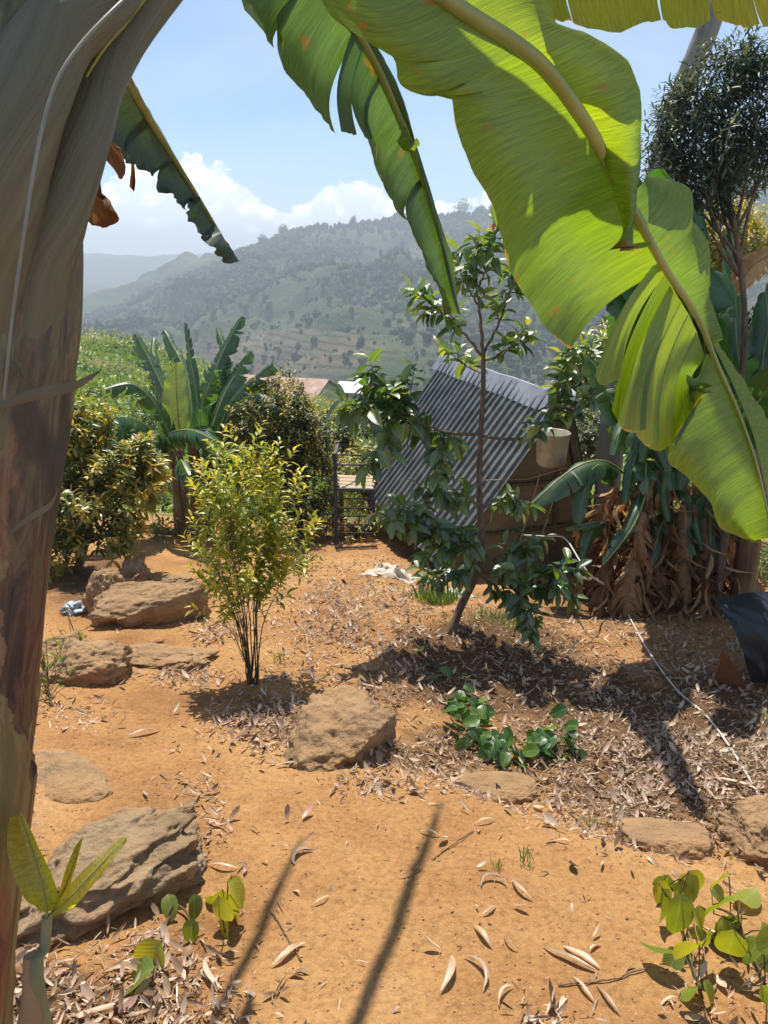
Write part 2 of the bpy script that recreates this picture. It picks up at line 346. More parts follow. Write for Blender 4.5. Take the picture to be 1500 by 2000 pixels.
M['sackg'] = pmat('pale_green_sheet', [(.3, (.38, .45, .34)), (.7, (.6, .66, .55))], 6, .6, 6, .5, .01)
M['bagb'] = pmat('blue_white_bag', [(.35, (.35, .45, .6)), (.5, (.7, .75, .8)), (.8, (.85, .87, .88))], 9, .45, 5, .5, .01)
M['pave'] = pmat('stone_chip', [(.3, (.24, .125, .055)), (.6, (.4, .22, .1)), (.8, (.52, .33, .18))], 30, .95, 3, .4, .004, rattr=.6)
M['bag'] = pmat('clear_bag', [(.3, (.2, .25, .3)), (.7, (.45, .52, .58))], 10, .35, 4, .4, .01, spec=.5)
def soil_mat():
    m, N, L, out = newmat('soil'); tcn = N('ShaderNodeTexCoord'); o = tcn.outputs['Object']
    a = N('ShaderNodeTexNoise', inp={'Vector': o, 'Scale': 1.3, 'Detail': 8.0, 'Roughness': .6})
    base = ramp(N, a.outputs[0], [(.3, (.23, .11, .042)), (.44, (.35, .178, .068)), (.6, (.42, .23, .09)), (.78, (.46, .285, .135))])
    g = N('ShaderNodeTexNoise', inp={'Vector': o, 'Scale': 45., 'Detail': 8.0, 'Roughness': .75})
    gr = ramp(N, g.outputs[0], [(.3, (.45, .4, .36)), (.5, (1, 1, 1)), (.7, (1.35, 1.35, 1.3))])
    col = mix(N, .75, base, gr, 'MULTIPLY')
    vo = N('ShaderNodeTexVoronoi', inp={'Vector': o, 'Scale': 75., 'Randomness': 1.})
    peb = N('ShaderNodeMapRange', inp={'Value': vo.outputs['Distance'], 'From Min': .12, 'From Max': .34, 'To Min': 1., 'To Max': 0.})
    vs = N('ShaderNodeSeparateColor', inp={0: vo.outputs['Color']})
    pf = mth(N, 'MULTIPLY', peb.outputs[0], mth(N, 'GREATER_THAN', vs.outputs[0], .55))
    pc = mix(N, vs.outputs[1], (.38, .19, .075), (.6, .38, .19))
    col = mix(N, mth(N, 'MULTIPLY', pf, .7), col, pc)
    # brown humus where litter lies, darkened too for shade on the tree bank, beyond the valley green
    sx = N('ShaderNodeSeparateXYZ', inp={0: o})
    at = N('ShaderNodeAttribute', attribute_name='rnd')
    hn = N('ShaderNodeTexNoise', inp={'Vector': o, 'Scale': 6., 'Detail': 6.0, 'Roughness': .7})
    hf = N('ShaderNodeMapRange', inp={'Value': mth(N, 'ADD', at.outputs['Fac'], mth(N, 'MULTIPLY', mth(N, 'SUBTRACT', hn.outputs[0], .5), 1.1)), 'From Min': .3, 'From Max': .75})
    hum_shade = ramp(N, g.outputs[0], [(.3, (.05, .027, .014)), (.6, (.13, .07, .034)), (.8, (.3, .19, .11))])
    col = mix(N, mth(N, 'MULTIPLY', hf.outputs[0], .92), col, hum_shade)
    gf = N('ShaderNodeMapRange', inp={'Value': mth(N, 'ADD', sx.outputs[1], mth(N, 'MULTIPLY', hn.outputs[0], 4)), 'From Min': 11., 'From Max': 15.})
    grn = ramp(N, a.outputs[0], [(.3, (.05, .08, .02)), (.55, (.1, .14, .035)), (.75, (.22, .17, .07))])
    col = mix(N, gf.outputs[0], col, grn)
    bh = mth(N, 'ADD', mth(N, 'MULTIPLY', g.outputs[0], .6), mth(N, 'MULTIPLY', pf, .14))
    b2 = N('ShaderNodeTexNoise', inp={'Vector': o, 'Scale': 9., 'Detail': 9.0, 'Roughness': .65})
    bh = mth(N, 'ADD', bh, mth(N, 'MULTIPLY', b2.outputs[0], 1.5))
    b = N('ShaderNodeBump', inp={'Height': bh, 'Strength': .8, 'Distance': .02})
    p = N('ShaderNodeBsdfPrincipled', inp={'Base Color': col, 'Roughness': .95, 'Specular IOR Level': .15, 'Normal': b.outputs[0]})
    L.new(p.outputs[0], out.inputs[0]); return m
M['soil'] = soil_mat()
# ================================================================ the setting
LIT = [(690, 1200, 150, 90, .75), (620, 1290, 110, 60, .5), (540, 1420, 110, 55, 1.), (380, 1320, 70, 22, .9), (430, 1235, 50, 25, .8), (740, 1535, 70, 28, .8), (880, 1500, 150, 60, .6),
       (1180, 1420, 170, 110, .85), (1330, 1520, 240, 110, 1.), (1450, 1620, 160, 60, .8), (1050, 1330, 170, 90, .7), (1300, 1330, 200, 110, .7), (1480, 1450, 150, 120, .8),
       (150, 1960, 260, 75, 1.), (300, 1880, 120, 50, .7), (395, 1600, 45, 60, .6), (150, 1400, 60, 25, .6), (760, 1330, 110, 60, .55), (930, 1220, 90, 40, .5), (1080, 1990, 60, 20, .4), (1400, 1950, 90, 60, .3)]
def litden(px, py):
    r = 0
    for cx, cy, a, b, w in LIT:
        q = ((px-cx)/a)**2+((py-cy)/b)**2; r = np.maximum(r, w*np.exp(-q**1.5*.7))
    return r
HUM_SHADE = [(960, 1300, 190, 110, 1.), (860, 1270, 120, 60, .8), (1130, 1380, 200, 110, .75), (1330, 1470, 300, 190, .85), (760, 1350, 110, 60, .5), (860, 1470, 130, 60, .65), (540, 1400, 110, 50, .5), (690, 1190, 130, 60, .3), (60, 1960, 260, 90, .6), (180, 1130, 130, 50, .7), (1200, 1180, 200, 60, .6)]
def humus_shade(px, py):
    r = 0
    for cx, cy, a, b, w in HUM_SHADE:
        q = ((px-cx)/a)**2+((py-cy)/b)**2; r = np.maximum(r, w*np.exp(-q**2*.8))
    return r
def build_ground():
    ys = np.r_[np.linspace(-3, .6, 30, endpoint=False), np.linspace(.6, 5.2, 330, endpoint=False), np.linspace(5.2, 10, 110, endpoint=False), np.geomspace(10, 3200, 110)]
    u = np.linspace(-1, 1, 361); u = np.sign(u)*abs(u)**1.25
    X = u[None]*(3.0+.95*np.maximum(ys, 0))[:, None]; Y = np.broadcast_to(ys[:, None], X.shape)
    Z = terrain(X, Y); v = np.stack([X, Y, Z], -1).reshape(-1, 3)
    px, py, d = project(v); h = np.where((d > .2) & (v[:, 1] < 12), humus_shade(px, py), 0)
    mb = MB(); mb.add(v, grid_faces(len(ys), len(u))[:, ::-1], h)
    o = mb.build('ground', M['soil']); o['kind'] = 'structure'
build_ground()

def edir(px, py):
    r = ray(px, py); return np.arctan2(r[..., 0], r[..., 1]), r[..., 2]/np.hypot(r[..., 0], r[..., 1])
def ridge_fn(tab):
    a = np.array(tab, float); A, E = edir(a[:, 0], a[:, 1]); o = np.argsort(A)
    return lambda az: np.interp(az, A[o], E[o])
def hillmat(name, stops, scale, terr=0., bump=1., bdist=2.):
    m, N, L, out = newmat(name); tcn = N('ShaderNodeTexCoord'); o = tcn.outputs['Object']
    a = N('ShaderNodeTexNoise', inp={'Vector': o, 'Scale': scale, 'Detail': 9.0, 'Roughness': .65})
    col = ramp(N, a.outputs[0], stops)
    b = N('ShaderNodeTexNoise', inp={'Vector': o, 'Scale': scale*14, 'Detail': 6.0, 'Roughness': .7})
    g = ramp(N, b.outputs[0], [(.35, (.45, .5, .45)), (.55, (1, 1, 1)), (.7, (1.5, 1.4, 1.3))])
    col = mix(N, .8, col, g, 'MULTIPLY')
    if terr:
        s = N('ShaderNodeSeparateXYZ', inp={0: o})
        w = mth(N, 'FRACT', mth(N, 'MULTIPLY', mth(N, 'ADD', s.outputs[2], mth(N, 'MULTIPLY', b.outputs[0], 1.6)), terr))
        wf = mth(N, 'LESS_THAN', w, .3); at = N('ShaderNodeAttribute', attribute_name='rnd')
        col = mix(N, at.outputs['Fac'], col, mix(N, wf, (.17, .13, .085), (.07, .07, .04)))
    bp = N('ShaderNodeBump', inp={'Height': b.outputs[0], 'Strength': bump, 'Distance': bdist})
    p = N('ShaderNodeBsdfPrincipled', inp={'Base Color': col, 'Roughness': .95, 'Specular IOR Level': .1, 'Normal': bp.outputs[0]})
    L.new(p.outputs[0], out.inputs[0]); return m
RID = ridge_fn([(-600, 640), (100, 640), (230, 606), (330, 556), (400, 528), (480, 494), (560, 462), (620, 447), (690, 446), (760, 438), (830, 430), (900, 422), (970, 418), (1100, 404), (1250, 384), (1400, 352), (1600, 335), (2300, 330)])
def mtn(az, t):
    """t 0 foot .. 1 ridge .. 1.4 behind"""
    R0, R1 = 240., 900.
    zr = CAMZ+R1*RID(az); r = R0+(R1-R0)*t
    g = np.where(t < 1, (.25*t+.75*t**1.35), 1-(t-1)*1.2)
    z = -66+(zr+66)*g
    x = r*np.sin(az); y = r*np.cos(az)
    fade = np.clip(np.minimum(t*3, 1)*np.clip(abs(1-t)*4+.12, 0, 1), 0, 1)
    n = fb2(x, y, 1/120., 5, 31, .55)
    z = z+fade*(26*n+14*(abs(fb2(x+200, y, 1/75., 3, 5))-.4))
    return np.stack([x, y, z], -1)
def build_mountain():
    az = np.radians(np.linspace(-50, 58, 380)); t = np.linspace(0, 1.35, 170)
    A, T = np.meshgrid(az, t); v = mtn(A, T); px, py, d = project(v.reshape(-1, 3))
    tr = sstep(.0, 1., 1.2-(((px-560)/230)**2+((py-690)/62)**2))*.75
    mb = MB(); mb.add(v.reshape(-1, 3), grid_faces(len(t), len(az))[:, ::-1], tr)
    o = mb.build('mountain', hillmat('mountain_slope', [(.34, (.035, .065, .03)), (.48, (.06, .095, .04)), (.56, (.09, .11, .05)), (.64, (.15, .13, .08)), (.75, (.09, .12, .05))], 1/55., .32)); o['kind'] = 'structure'
build_mountain()
FR = ridge_fn([(-800, 480), (0, 490), (170, 497), (230, 500), (300, 503), (350, 500), (400, 496), (470, 492), (560, 500), (900, 520), (1600, 560)])
def build_far():
    az = np.radians(np.linspace(-55, 50, 260)); t = np.linspace(0, 1.3, 60); A, T = np.meshgrid(az, t)
    r = 1000+1500*T; zr = CAMZ+2500*FR(A); x = r*np.sin(A); y = r*np.cos(A)
    z = -110+(zr+110)*np.where(T < 1, T**1.1, 1-(T-1)) + np.clip(abs(1-T)*5+.04, 0, 1)*np.minimum(T*4, 1)*28*fb2(x, y, 1/300., 5, 77)+5*fb2(x, y, 1/30., 2, 7)
    mb = MB(); mb.add(np.stack([x, y, z], -1).reshape(-1, 3), grid_faces(len(t), len(az))[:, ::-1])
    o = mb.build('far_mountain', hillmat('far_slope', [(.35, (.025, .045, .02)), (.6, (.05, .075, .03)), (.75, (.1, .1, .05))], 1/160., bdist=6)); o['kind'] = 'structure'
build_far()
CR = ridge_fn([(-300, 600), (60, 640), (150, 655), (250, 664), (330, 684), (400, 712), (470, 745), (560, 775), (700, 800), (850, 815), (1000, 806), (1150, 780), (1300, 745), (1700, 690)])
def hill(az, t):
    r = 13+35*t; x = r*np.sin(az); y = r*np.cos(az)
    x0, y0 = 13*np.sin(az), 13*np.cos(az); z0 = terrain(x0, y0)-.4; z1 = CAMZ+48*CR(az)
    z = z0+(z1-z0)*np.minimum(t, 1) - 14*np.maximum(t-1, 0) + np.minimum(np.clip(t, 0, 1)*3, 1)*.5*fb2(x, y, .16, 4, 51)*np.clip(abs(1-t)*5+.3, 0, 1)
    return np.stack([x, y, z], -1)
def build_hill():
    az = np.radians(np.linspace(-52, 52, 240)); t = np.linspace(0, 2.2, 130); A, T = np.meshgrid(az, t)
    mb = MB(); mb.add(hill(A, T).reshape(-1, 3), grid_faces(len(t), len(az))[:, ::-1])
    o = mb.build('hillside', hillmat('hillside_ground', [(.35, (.05, .08, .02)), (.5, (.1, .15, .035)), (.6, (.2, .17, .07)), (.75, (.28, .19, .1))], .22, bdist=.1)); o['kind'] = 'structure'
build_hill()
# weeds and crops on the near hillside: uncountable cover
M['weed'] = leaf_mat('hillside_weeds', [(0, (.06, .12, .02)), (.35, (.15, .25, .035)), (.6, (.27, .34, .06)), (.85, (.36, .32, .1)), (1, (.36, .24, .13))], .4, .05, .5, (1.3, 1.3, .5), 6)
def hill_cover():
    mb = MB(); n = 5200
    az = np.radians(RNG.uniform(-32, 32, n)); t = RNG.uniform(.0, 1.08, n)**.9; c = hill(az, t)
    g = fb2(c[:, 0], c[:, 1], .22, 3, 61); keep = RNG.random(n) < np.clip(.75+.7*g, .2, 1); c, t, g = c[keep], t[keep], g[keep]; n = len(c)
    k = 15; pos = np.repeat(c, k, 0); rr = np.repeat(.25+.35*RNG.random(n), k); d = rdir(n*k); d[:, 2] = abs(d[:, 2])
    pos = pos+d*rr[:, None]*RNG.random((n*k, 1))**.5
    brown = np.repeat(np.clip((t-.55)*2.2, 0, 1)*(RNG.random(n) < .75), k)
    rv = np.clip(.32+.25*np.repeat(g, k)+RNG.normal(0, .13, n*k)+brown*.45, 0, 1)
    up = rdir(n*k)*.6+[0, 0, 1]; dd = d*.8+RNG.normal(0, .5, d.shape)+[0, 0, .35]
    scatter(mb, 'lo', pos, dd, up, RNG.uniform(.12, .34, n*k), rv)
    o = mb.build('ground_cover', M['weed']); tag(o, 'pale green and dry weeds covering the near hillside on the left', 'undergrowth', kind='stuff')
hill_cover()
def blob_tpl(sub):
    bm = bmesh.new(); bmesh.ops.create_icosphere(bm, subdivisions=sub, radius=1)
    v = np.array([q.co[:] for q in bm.verts]); f = np.array([[q.index for q in p.verts] for p in bm.faces]); bm.free(); return v, f
BV, BF = blob_tpl(2); SV, SF = blob_tpl(1)
def treeblobs(mb, pos, h, w, rv, seed=0):
    BV, BF = SV, SF; n = len(pos); v = np.broadcast_to(BV[None], (n, *BV.shape)).copy()
    off = np.random.default_rng(seed).uniform(0, 99, (n, 1, 3))
    v *= (1+.42*fbm(v*1.7+off, 3, seed))[..., None]
    v[..., 2] = v[..., 2]*.5+.5; v[..., 0:2] *= (w/2)[:, None, None]; v[..., 2] *= h[:, None]
    v += pos[:, None]; f = (BF[None]+(np.arange(n)*len(BV))[:, None, None]).reshape(-1, 3)
    mb.add(v.reshape(-1, 3), f, np.repeat(rv, len(BV)))
M['forest'] = pmat('forest_canopy', [(.3, (.035, .06, .028)), (.55, (.06, .095, .04)), (.8, (.1, .135, .055))], .35, .95, 5, 1., .6, rattr=.5, bscale=1.2, spec=.1)
def forest():
    mb = MB(); n = 34000
    az = np.radians(RNG.uniform(-30, 34, n)); t = RNG.uniform(.02, 1.0, n)**.8; c = mtn(az, t); px, py, d = project(c)
    den = .75+1.2*fb2(c[:, 0], c[:, 1], 1/70., 3, 91)+.35*(t-.4); den = den*(1-.92*sstep(0, 1, 1.25-(((px-560)/240)**2+((py-690)/66)**2)))
    keep = RNG.random(n) < np.clip(den, .1, 1); c, t = c[keep], t[keep]; n = len(c)
    h = (1.5+6.5*RNG.random(n)**2.2)*(.6+.6*t); treeblobs(mb, c-[0, 0, .5], h, h*RNG.uniform(.55, 1.1, n), RNG.random(n), 3)
    az = np.radians(RNG.uniform(-22, 34, 900)); c = mtn(az, np.full(900, 1.)+RNG.normal(0, .008, 900)); h = RNG.uniform(2.5, 9, 900); treeblobs(mb, c-[0, 0, 1], h, h*RNG.uniform(.45, .95, 900), RNG.random(900), 5)
    tag(mb.build('forest', M['forest'], smooth=False), 'hazy dark green woodland covering the big mountain slope', 'forest', kind='stuff')
forest()
M['crown'] = leaf_mat('ridge_tree_leaves', [(0, (.015, .035, .015)), (1, (.06, .09, .03))], .2, .03, .6, (1.2, 1.2, .6), .5)
RT = [(512, 20, 'broad'), (553, 24, 'round'), (690, 22, 'spire'), (777, 20, 'flat-topped'), (903, 30, 'wide'), (936, 20, 'small'), (958, 19, 'slim')]
def ridge_trees():
    lab = {'broad': 'broad hazy tree on the mountain ridge, leftmost of the ridge-top trees', 'round': 'round-headed hazy tree on the mountain ridge above the rounded dark bush', 'spire': 'pointed hazy tree standing alone on the middle of the mountain ridge',
           'flat-topped': 'flat-topped tree on the ridge beside the hanging banana leaf', 'wide': 'tallest wide-crowned tree on the ridge right of the torn hanging banana leaf', 'small': 'small tree on the ridge between two others near the big banana leaf', 'slim': 'slim tree on the ridge next to the edge of the big banana leaf'}
    for px, hp, k in RT:
        A, E = edir(px, 440); b = mtn(np.array([A]), np.array([1.]))[0]-[0, 0, 1.5]; H = (hp-1)/F*900
        o = thing('ridge_tree', lab[k], 'tree', tuple(b), 'trees on the mountain ridge')
        w = MB(); tube(w, [b, b+[.3, 0, H*.5], b+[0, 0, H*.85]], [.45, .35, .12], 6); w.build('trunk', M['bark'], o)
        c = MB(); n = 1300; cw = H*(.22 if k in ('spire', 'slim') else .42 if k == 'round' else .5)
        s = rdir(n)*RNG.random((n, 1))**.35; s *= (1+.5*fbm(s*2+px, 2, 5))[:, None]
        pos = b+[0, 0, H*.6]+s*[cw, cw, H*.42]
        scatter(c, 'lo', pos, rdir(n), rdir(n), RNG.uniform(1., 2.2, n), RNG.random(n)); c.build('crown', M['crown'], o)
ridge_trees()

# ---------------------------------------------------------------- far roofs in the valley
def far_house(px, py, d, w, dpt, h, yaw, lab, roofc, wallc):
    c = P(px, py, d); o = thing('valley_house', lab, 'house', tuple(c-[0, 0, h]))
    ax = np.array([[math.cos(yaw), math.sin(yaw), 0], [-math.sin(yaw), math.cos(yaw), 0], [0, 0, 1]])
    m = MB(); box(m, c-[0, 0, h/2+.3], (w/2, dpt/2, h/2), ax); 
    for s in (-1, 1):
        e = c+ax[0]*s*w/2-[0, 0, .3]; g = np.array([e-ax[1]*dpt/2, e+ax[1]*dpt/2, e+[0, 0, dpt*.2]]); m.add(g, [[0, 1, 2]])
    m.build('wall', wallc, o, smooth=False)
    r = MB()
    for s in (-1, 1):
        a = c+[0, 0, dpt*.2-.25]; e = c+ax[1]*s*(dpt/2+.4)-[0, 0, .45]
        v = []
        for t in (-1, 1):
            for q in (a, e): v += [q+ax[0]*t*(w/2+.3), q+ax[0]*t*(w/2+.3)+[0, 0, .08]]
        r.add(np.array(v), [[0, 2, 3, 1], [4, 5, 7, 6], [1, 3, 7, 5], [0, 4, 6, 2], [2, 6, 7, 3], [0, 1, 5, 4]])
    r.build('roof', roofc, o, smooth=False)
    for t in (-.25, .25):
        wd = MB(); box(wd, c+ax[0]*t*w-ax[1]*(dpt/2+.02)-[0, 0, h*.5], (.4, .03, .45), ax)
        wd.build('window', M['metal'], o, smooth=False)
M['rooftile'] = pmat('old_roof_tiles', [(.3, (.3, .17, .12)), (.6, (.48, .33, .26)), (.8, (.6, .5, .42))], 1.5, .8, 6, .3, .02)
M['roofpale'] = pmat('pale_sheet_roof', [(.3, (.5, .52, .53)), (.7, (.72, .73, .74))], 1., .5, 4, .2, .01)
M['wallp'] = pmat('plaster_wall', [(.3, (.4, .36, .3)), (.7, (.55, .5, .42))], 1., .9, 4, .2, .01)
far_house(560, 753, 60, 7.2, 4.5, 2.4, -.35, 'house with weathered pinkish tile roof behind the rounded dark bush', M['rooftile'], M['wallp'])
far_house(696, 754, 75, 3.2, 3, 2.2, -.3, 'small house with pale sheet roof in the valley left of the hut', M['roofpale'], M['wallp'])

# ================================================================ hut with a corrugated roof
def hut():
    A = np.array([1.64, 6.65]); dA = np.array([-.30, .954]); dA = dA/np.linalg.norm(dA); pr = np.array([dA[1], -dA[0]])
    zr = .36; ln = 2.95; o = thing('garden_hut', 'small steep-roofed hut with dark corrugated sheet roof and brown board gable', 'hut', (1.3, 7.6, float(terrain(1.3, 7.6))))
    def w3(a, s, z): q = A+dA*a+pr*s; return np.array([q[0], q[1], z])
    WL, WR = 1.2, .62
    zl = float(terrain(*(A-pr*WL)))+.12; zR = float(terrain(*(A+pr*WR)))+.05
    # corrugated left slope
    def sheet(mb, side, W_, zb):
        nrib = 24; prof = [(0, 0), (.30, 0), (.42, 1), (.62, 1), (.74, 0)]; us = []; hs = []
        for k in range(nrib):
            for a, h in prof: us.append((k+a)/nrib); hs.append(h)
        us.append(1); hs.append(0); us = np.array(us); hs = np.array(hs)
        top = w3(0, 0, zr); bot = w3(0, side*W_, zb); sl = bot-top; nn = nrm(np.cross(np.r_[dA, 0], sl)); nn = nn if nn[2] > 0 else -nn
        rows = np.linspace(0, 1, 9); v = []
        for t in rows:
            base = top+sl*t; sag = .006*math.sin(t*6+1)
            v.append(base[None]+us[:, None]*ln*np.r_[dA, 0]-np.r_[dA, 0]*.12+nn*(hs*.026+sag+.004*np.sin(us*23))[:, None])
        v = np.array(v); n1 = len(us); mb.add(v.reshape(-1, 3), grid_faces(9, n1), .5)
        mb.add((v-nn*.002).reshape(-1, 3), grid_faces(9, n1)[:, ::-1], .5)
        return nn
    m = MB(); sheet(m, -1, WL, zl); m.build('roof', M['roof'], o, smooth=False)
    m = MB(); sheet(m, 1, WR, zR); m.build('roof', M['roof'], o, smooth=False)
    m = MB()   # ridge cap
    a0, a1 = -.17, ln+.02
    prof = [(-.135, -.150), (-.125, -.135), (-.015, .03), (.015, .03), (.10, -.17), (.115, -.2)]
    rows = [[w3(a, s, zr+z+.01) for s, z in prof] for a in np.linspace(a0, a1, 12)]
    v = np.array(rows); v += .004*np.sin(np.arange(12)*2.1)[:, None, None]
    m.add(v.reshape(-1, 3), grid_faces(12, len(prof)), .5); m.build('ridge_cap', M['flash'], o, smooth=False)
    for a in (0.0, ln-.25):      # front and back gable boards
        m = MB(); T = w3(a, 0, zr-.04); l = w3(a, -WL+.03, zl-.15); r = w3(a, WR-.03, zR-.25); th = np.r_[dA, 0]*.02
        v = np.array([T, l, r, T+th, l+th, r+th]); m.add(v, [[0, 1, 2], [3, 5, 4]]); m.add(v, [[0, 3, 4, 1], [1, 4, 5, 2], [2, 5, 3, 0]])
        m.build('gable', M['ply'], o, smooth=False)
    m = MB()   # frame battens on the gable and posts along it
    for z in (-.45, -.92):
        f = (zr-z)/(zr-zl)
        bar(m, w3(-.015, -WL*f*.93, z), w3(-.015, WR*f*.93, z), .05, .03)
    bar(m, w3(-.02, .0, zr-.1), w3(-.02, .06, zl-.1), .04, .03)
    bar(m, w3(-.03, WR+.02, zR-.1), w3(-.03, .06, zr+.02), .05, .05)
    m.build('frame', M['twig'], o, smooth=False)
    m = MB()
    for s0, s1 in ((-.18, -.36), (.05, -.13)):
        f0 = w3(-.05, s0, -.35); f1 = w3(-.06, s1, -1.05); tube(m, [f0, (f0+f1)/2+[0.01, 0, 0], f1], .008, 5)
    tube(m, [w3(-.06, -.75, -.36), w3(-.06, -.3, -.39), w3(-.06, .1, -.31)], .006, 5); m.build('cord', M['plank'], o)
    # bucket hanging on the gable
    c = P(1078, 880, 6.05); b = thing('bucket', 'pale tin bucket hanging under the hut ridge against the brown gable', 'bucket', tuple(c))
    m = MB(); pr_ = [(0, -.13), (.1, -.13), (.122, -.1), (.138, .14), (.145, .145), (.145, .16), (.132, .157), (.114, -.105), (0, -.11)]
    th = np.linspace(0, 2*np.pi, 28, endpoint=False); v = np.array([[c+[r*math.cos(t), r*math.sin(t), z] for t in th] for r, z in pr_]); m.add(v.reshape(-1, 3), grid_faces(len(pr_), 28, True)); m.build('pail', M['bucket'], b)
    m = MB(); tube(m, [c+[.14*math.cos(t), 0, .15+.15*math.sin(t)] for t in np.linspace(0, math.pi, 12)], .005, 5); m.build('handle', M['metal'], b)
    # plastic bag crumpled on the ridge end
    c = w3(-.1, -.02, zr+.03); m = MB(); v = BV*(1+.45*fbm(BV*2.3+3, 3, 8))[:, None]*[.2, .12, .07]; v = v@np.array([[.93, -.2, -.3], [.2, .97, 0], [.3, 0, .95]]); m.add(v+c, BF, .5)
    tag(m.build('plastic_sheet', M['bagb'], origin=c), 'crumpled white and blue plastic sheet lying on the ridge end of the hut', 'plastic sheet')
hut()

# ================================================================ steel frame gate and slatted bench behind it
def gate():
    b = G(657, 1068); D = dep(b); o = thing('steel_gate_frame', 'black steel ladder-like gate frame left of the corrugated hut', 'gate', tuple(b))
    def q(x, y, dd=0): return P(x, y, D+dd)
    m = MB(); bar(m, q(657, 1066), q(654, 888), .04); bar(m, q(654, 888), q(660, 868, .3), .03); bar(m, q(731, 1020, .1), q(727, 960, .1), .04); m.build('post', M['metal'], o, smooth=False)
    m = MB()
    for y0, y1 in ((888, 890), (908, 908), (956, 958), (974, 974), (992, 993), (1008, 1008), (1025, 1025), (1042, 1042)):
        bar(m, q(655, y0), q(730, y1, .1), .016 if y0 != 956 else .035)
    bar(m, q(660, 868, .3), q(700, 872, .8), .02); bar(m, q(654, 888), q(658, 915, .4), .02)
    m.build('rail', M['metal'], o, smooth=False)
    t = thing('plank_bench', 'pale plank bench top seen behind the black gate frame', 'bench', tuple(P(695, 1000, D+.9)))
    for k in range(4):
        m = MB(); a = q(661-k*.5, 951-k*6.5, .35+k*.14); c = q(728+k*2, 953-k*6.5, .45+k*.14); bar(m, a, c, .12, .025); m.build('plank', M['plank'], t, smooth=False)
    for x in (666, 722):
        m = MB(); tp = q(x, 948, .7); bar(m, tp, [tp[0], tp[1], float(terrain(tp[0], tp[1]))-.05], .05); m.build('leg', M['bark'], t, smooth=False)
gate()
# ================================================================ rocks
def ico(sub):
    bm = bmesh.new(); bmesh.ops.create_icosphere(bm, subdivisions=sub, radius=1)
    v = np.array([q.co[:] for q in bm.verts]); f = np.array([[q.index for q in p.verts] for p in bm.faces]); bm.free(); return v, f
I5 = ico(6); I4 = ico(4)
def rock(px, py, size, lab, seed, mat='rock', yaw=0., tilt=(0, 0), rough=.18, cuts=7, sink=.35, strata=0., lift=0., boxy=1.6, faces=()):
    b = G(px, py); v, f = I5; rng = np.random.default_rng(seed)
    q = v/(np.sum(abs(v)**(2*boxy), 1)**(1/(2*boxy)))[:, None]
    for k in range(cuts):
        n = nrm(rng.normal(size=3)); d = rng.uniform(.62, .9); s = q@n-d; q = q-np.where(s > 0, s*.94, 0)[:, None]*n
    for n, d in faces:
        n = nrm(np.array(n, float)); s = q@n-d; q = q-np.where(s > 0, s*.97, 0)[:, None]*n
    q = q*(1+rough*fbm(q*1.4+seed, 5, seed, .5)+.35*rough*fbm(q*7+seed, 4, seed+3, .6))[:, None]
    if strata:
        sc = np.sin(q[:, 2]*16+4*fbm(q*1.5, 3, seed)); q[:, :2] *= (1+strata*np.sign(sc)*abs(sc)**.5)[:, None]
    q = q*(np.array(size)/2)
    a, t = math.radians(tilt[0]), math.radians(tilt[1])
    Rx = np.array([[1, 0, 0], [0, math.cos(a), -math.sin(a)], [0, math.sin(a), math.cos(a)]]); Ry = np.array([[math.cos(t), 0, math.sin(t)], [0, 1, 0], [-math.sin(t), 0, math.cos(t)]])
    c, s_ = math.cos(math.radians(yaw)), math.sin(math.radians(yaw)); Rz = np.array([[c, -s_, 0], [s_, c, 0], [0, 0, 1]])
    q = q@(Rz@Ry@Rx).T; q[:, 2] += size[2]*(.5-sink)+lift; m = MB(); m.add(q+b, f, .5)
    return tag(m.build('rock', M[mat], origin=b), lab, 'rock', 'rocks lying in the garden soil')
rock(652, 1462, (.58, .5, .42), 'domed brown rock with a flat right face in front of the young tree', 4, yaw=-12, cuts=4, sink=.5, faces=(((.93, -.42, -.12), .62), ((-.75, -.3, .6), .62), ((0, -.55, .83), .66)))
rock(205, 1735, (.62, .42, .36), 'big layered grey-brown rock behind the banana seedling at lower left', 6, 'rockg', yaw=28, tilt=(-26, -8), strata=.07, cuts=8, sink=.4, rough=.15)
rock(325, 1612, (.2, .15, .09), 'small low stone touching the right end of the big layered rock', 16, 'rock', yaw=10)
rock(318, 1208, (.84, .46, .42), 'long slab-like brown rock, largest of the group by the left shrub', 23, yaw=14, tilt=(4, -8), cuts=6, sink=.3, faces=(((.25, -.93, -.22), .6), ((-.1, -.2, .97), .62)))
rock(203, 1190, (.32, .42, .5), 'upright tan rock at the left end of the long slab', 35, yaw=8, cuts=9, sink=.3)
rock(262, 1145, (.36, .3, .36), 'dark fractured rock behind the long slab', 41, 'rockg', yaw=30, cuts=12, rough=.3)
rock(355, 1142, (.34, .24, .14), 'low grey stone half buried in soil above the long slab', 47, 'rockg', yaw=5)
rock(160, 1315, (.52, .36, .26), 'rounded reddish brown rock behind the weedy plant at left', 58, yaw=4, cuts=5, sink=.4)
rock(120, 1272, (.36, .3, .16), 'flat tan rock next to the trunk of the big banana', 59, yaw=14, cuts=5)
rock(322, 1292, (.56, .34, .13), 'low smooth tan rock set in the path below the long slab', 63, yaw=8, cuts=4, sink=.42)
rock(120, 1520, (.5, .34, .15), 'worn soil-coloured rock barely rising from the bare soil at left', 71, yaw=-8, cuts=3, sink=.74, rough=.08)
rock(1478, 1640, (.36, .3, .2), 'smooth brown rock at the right edge below the leaf litter', 83, yaw=-20, cuts=5, sink=.4)
rock(1300, 1640, (.34, .22, .12), 'low soil-covered rock left of the one at the right edge', 88, yaw=-15, cuts=4, sink=.5, rough=.1)
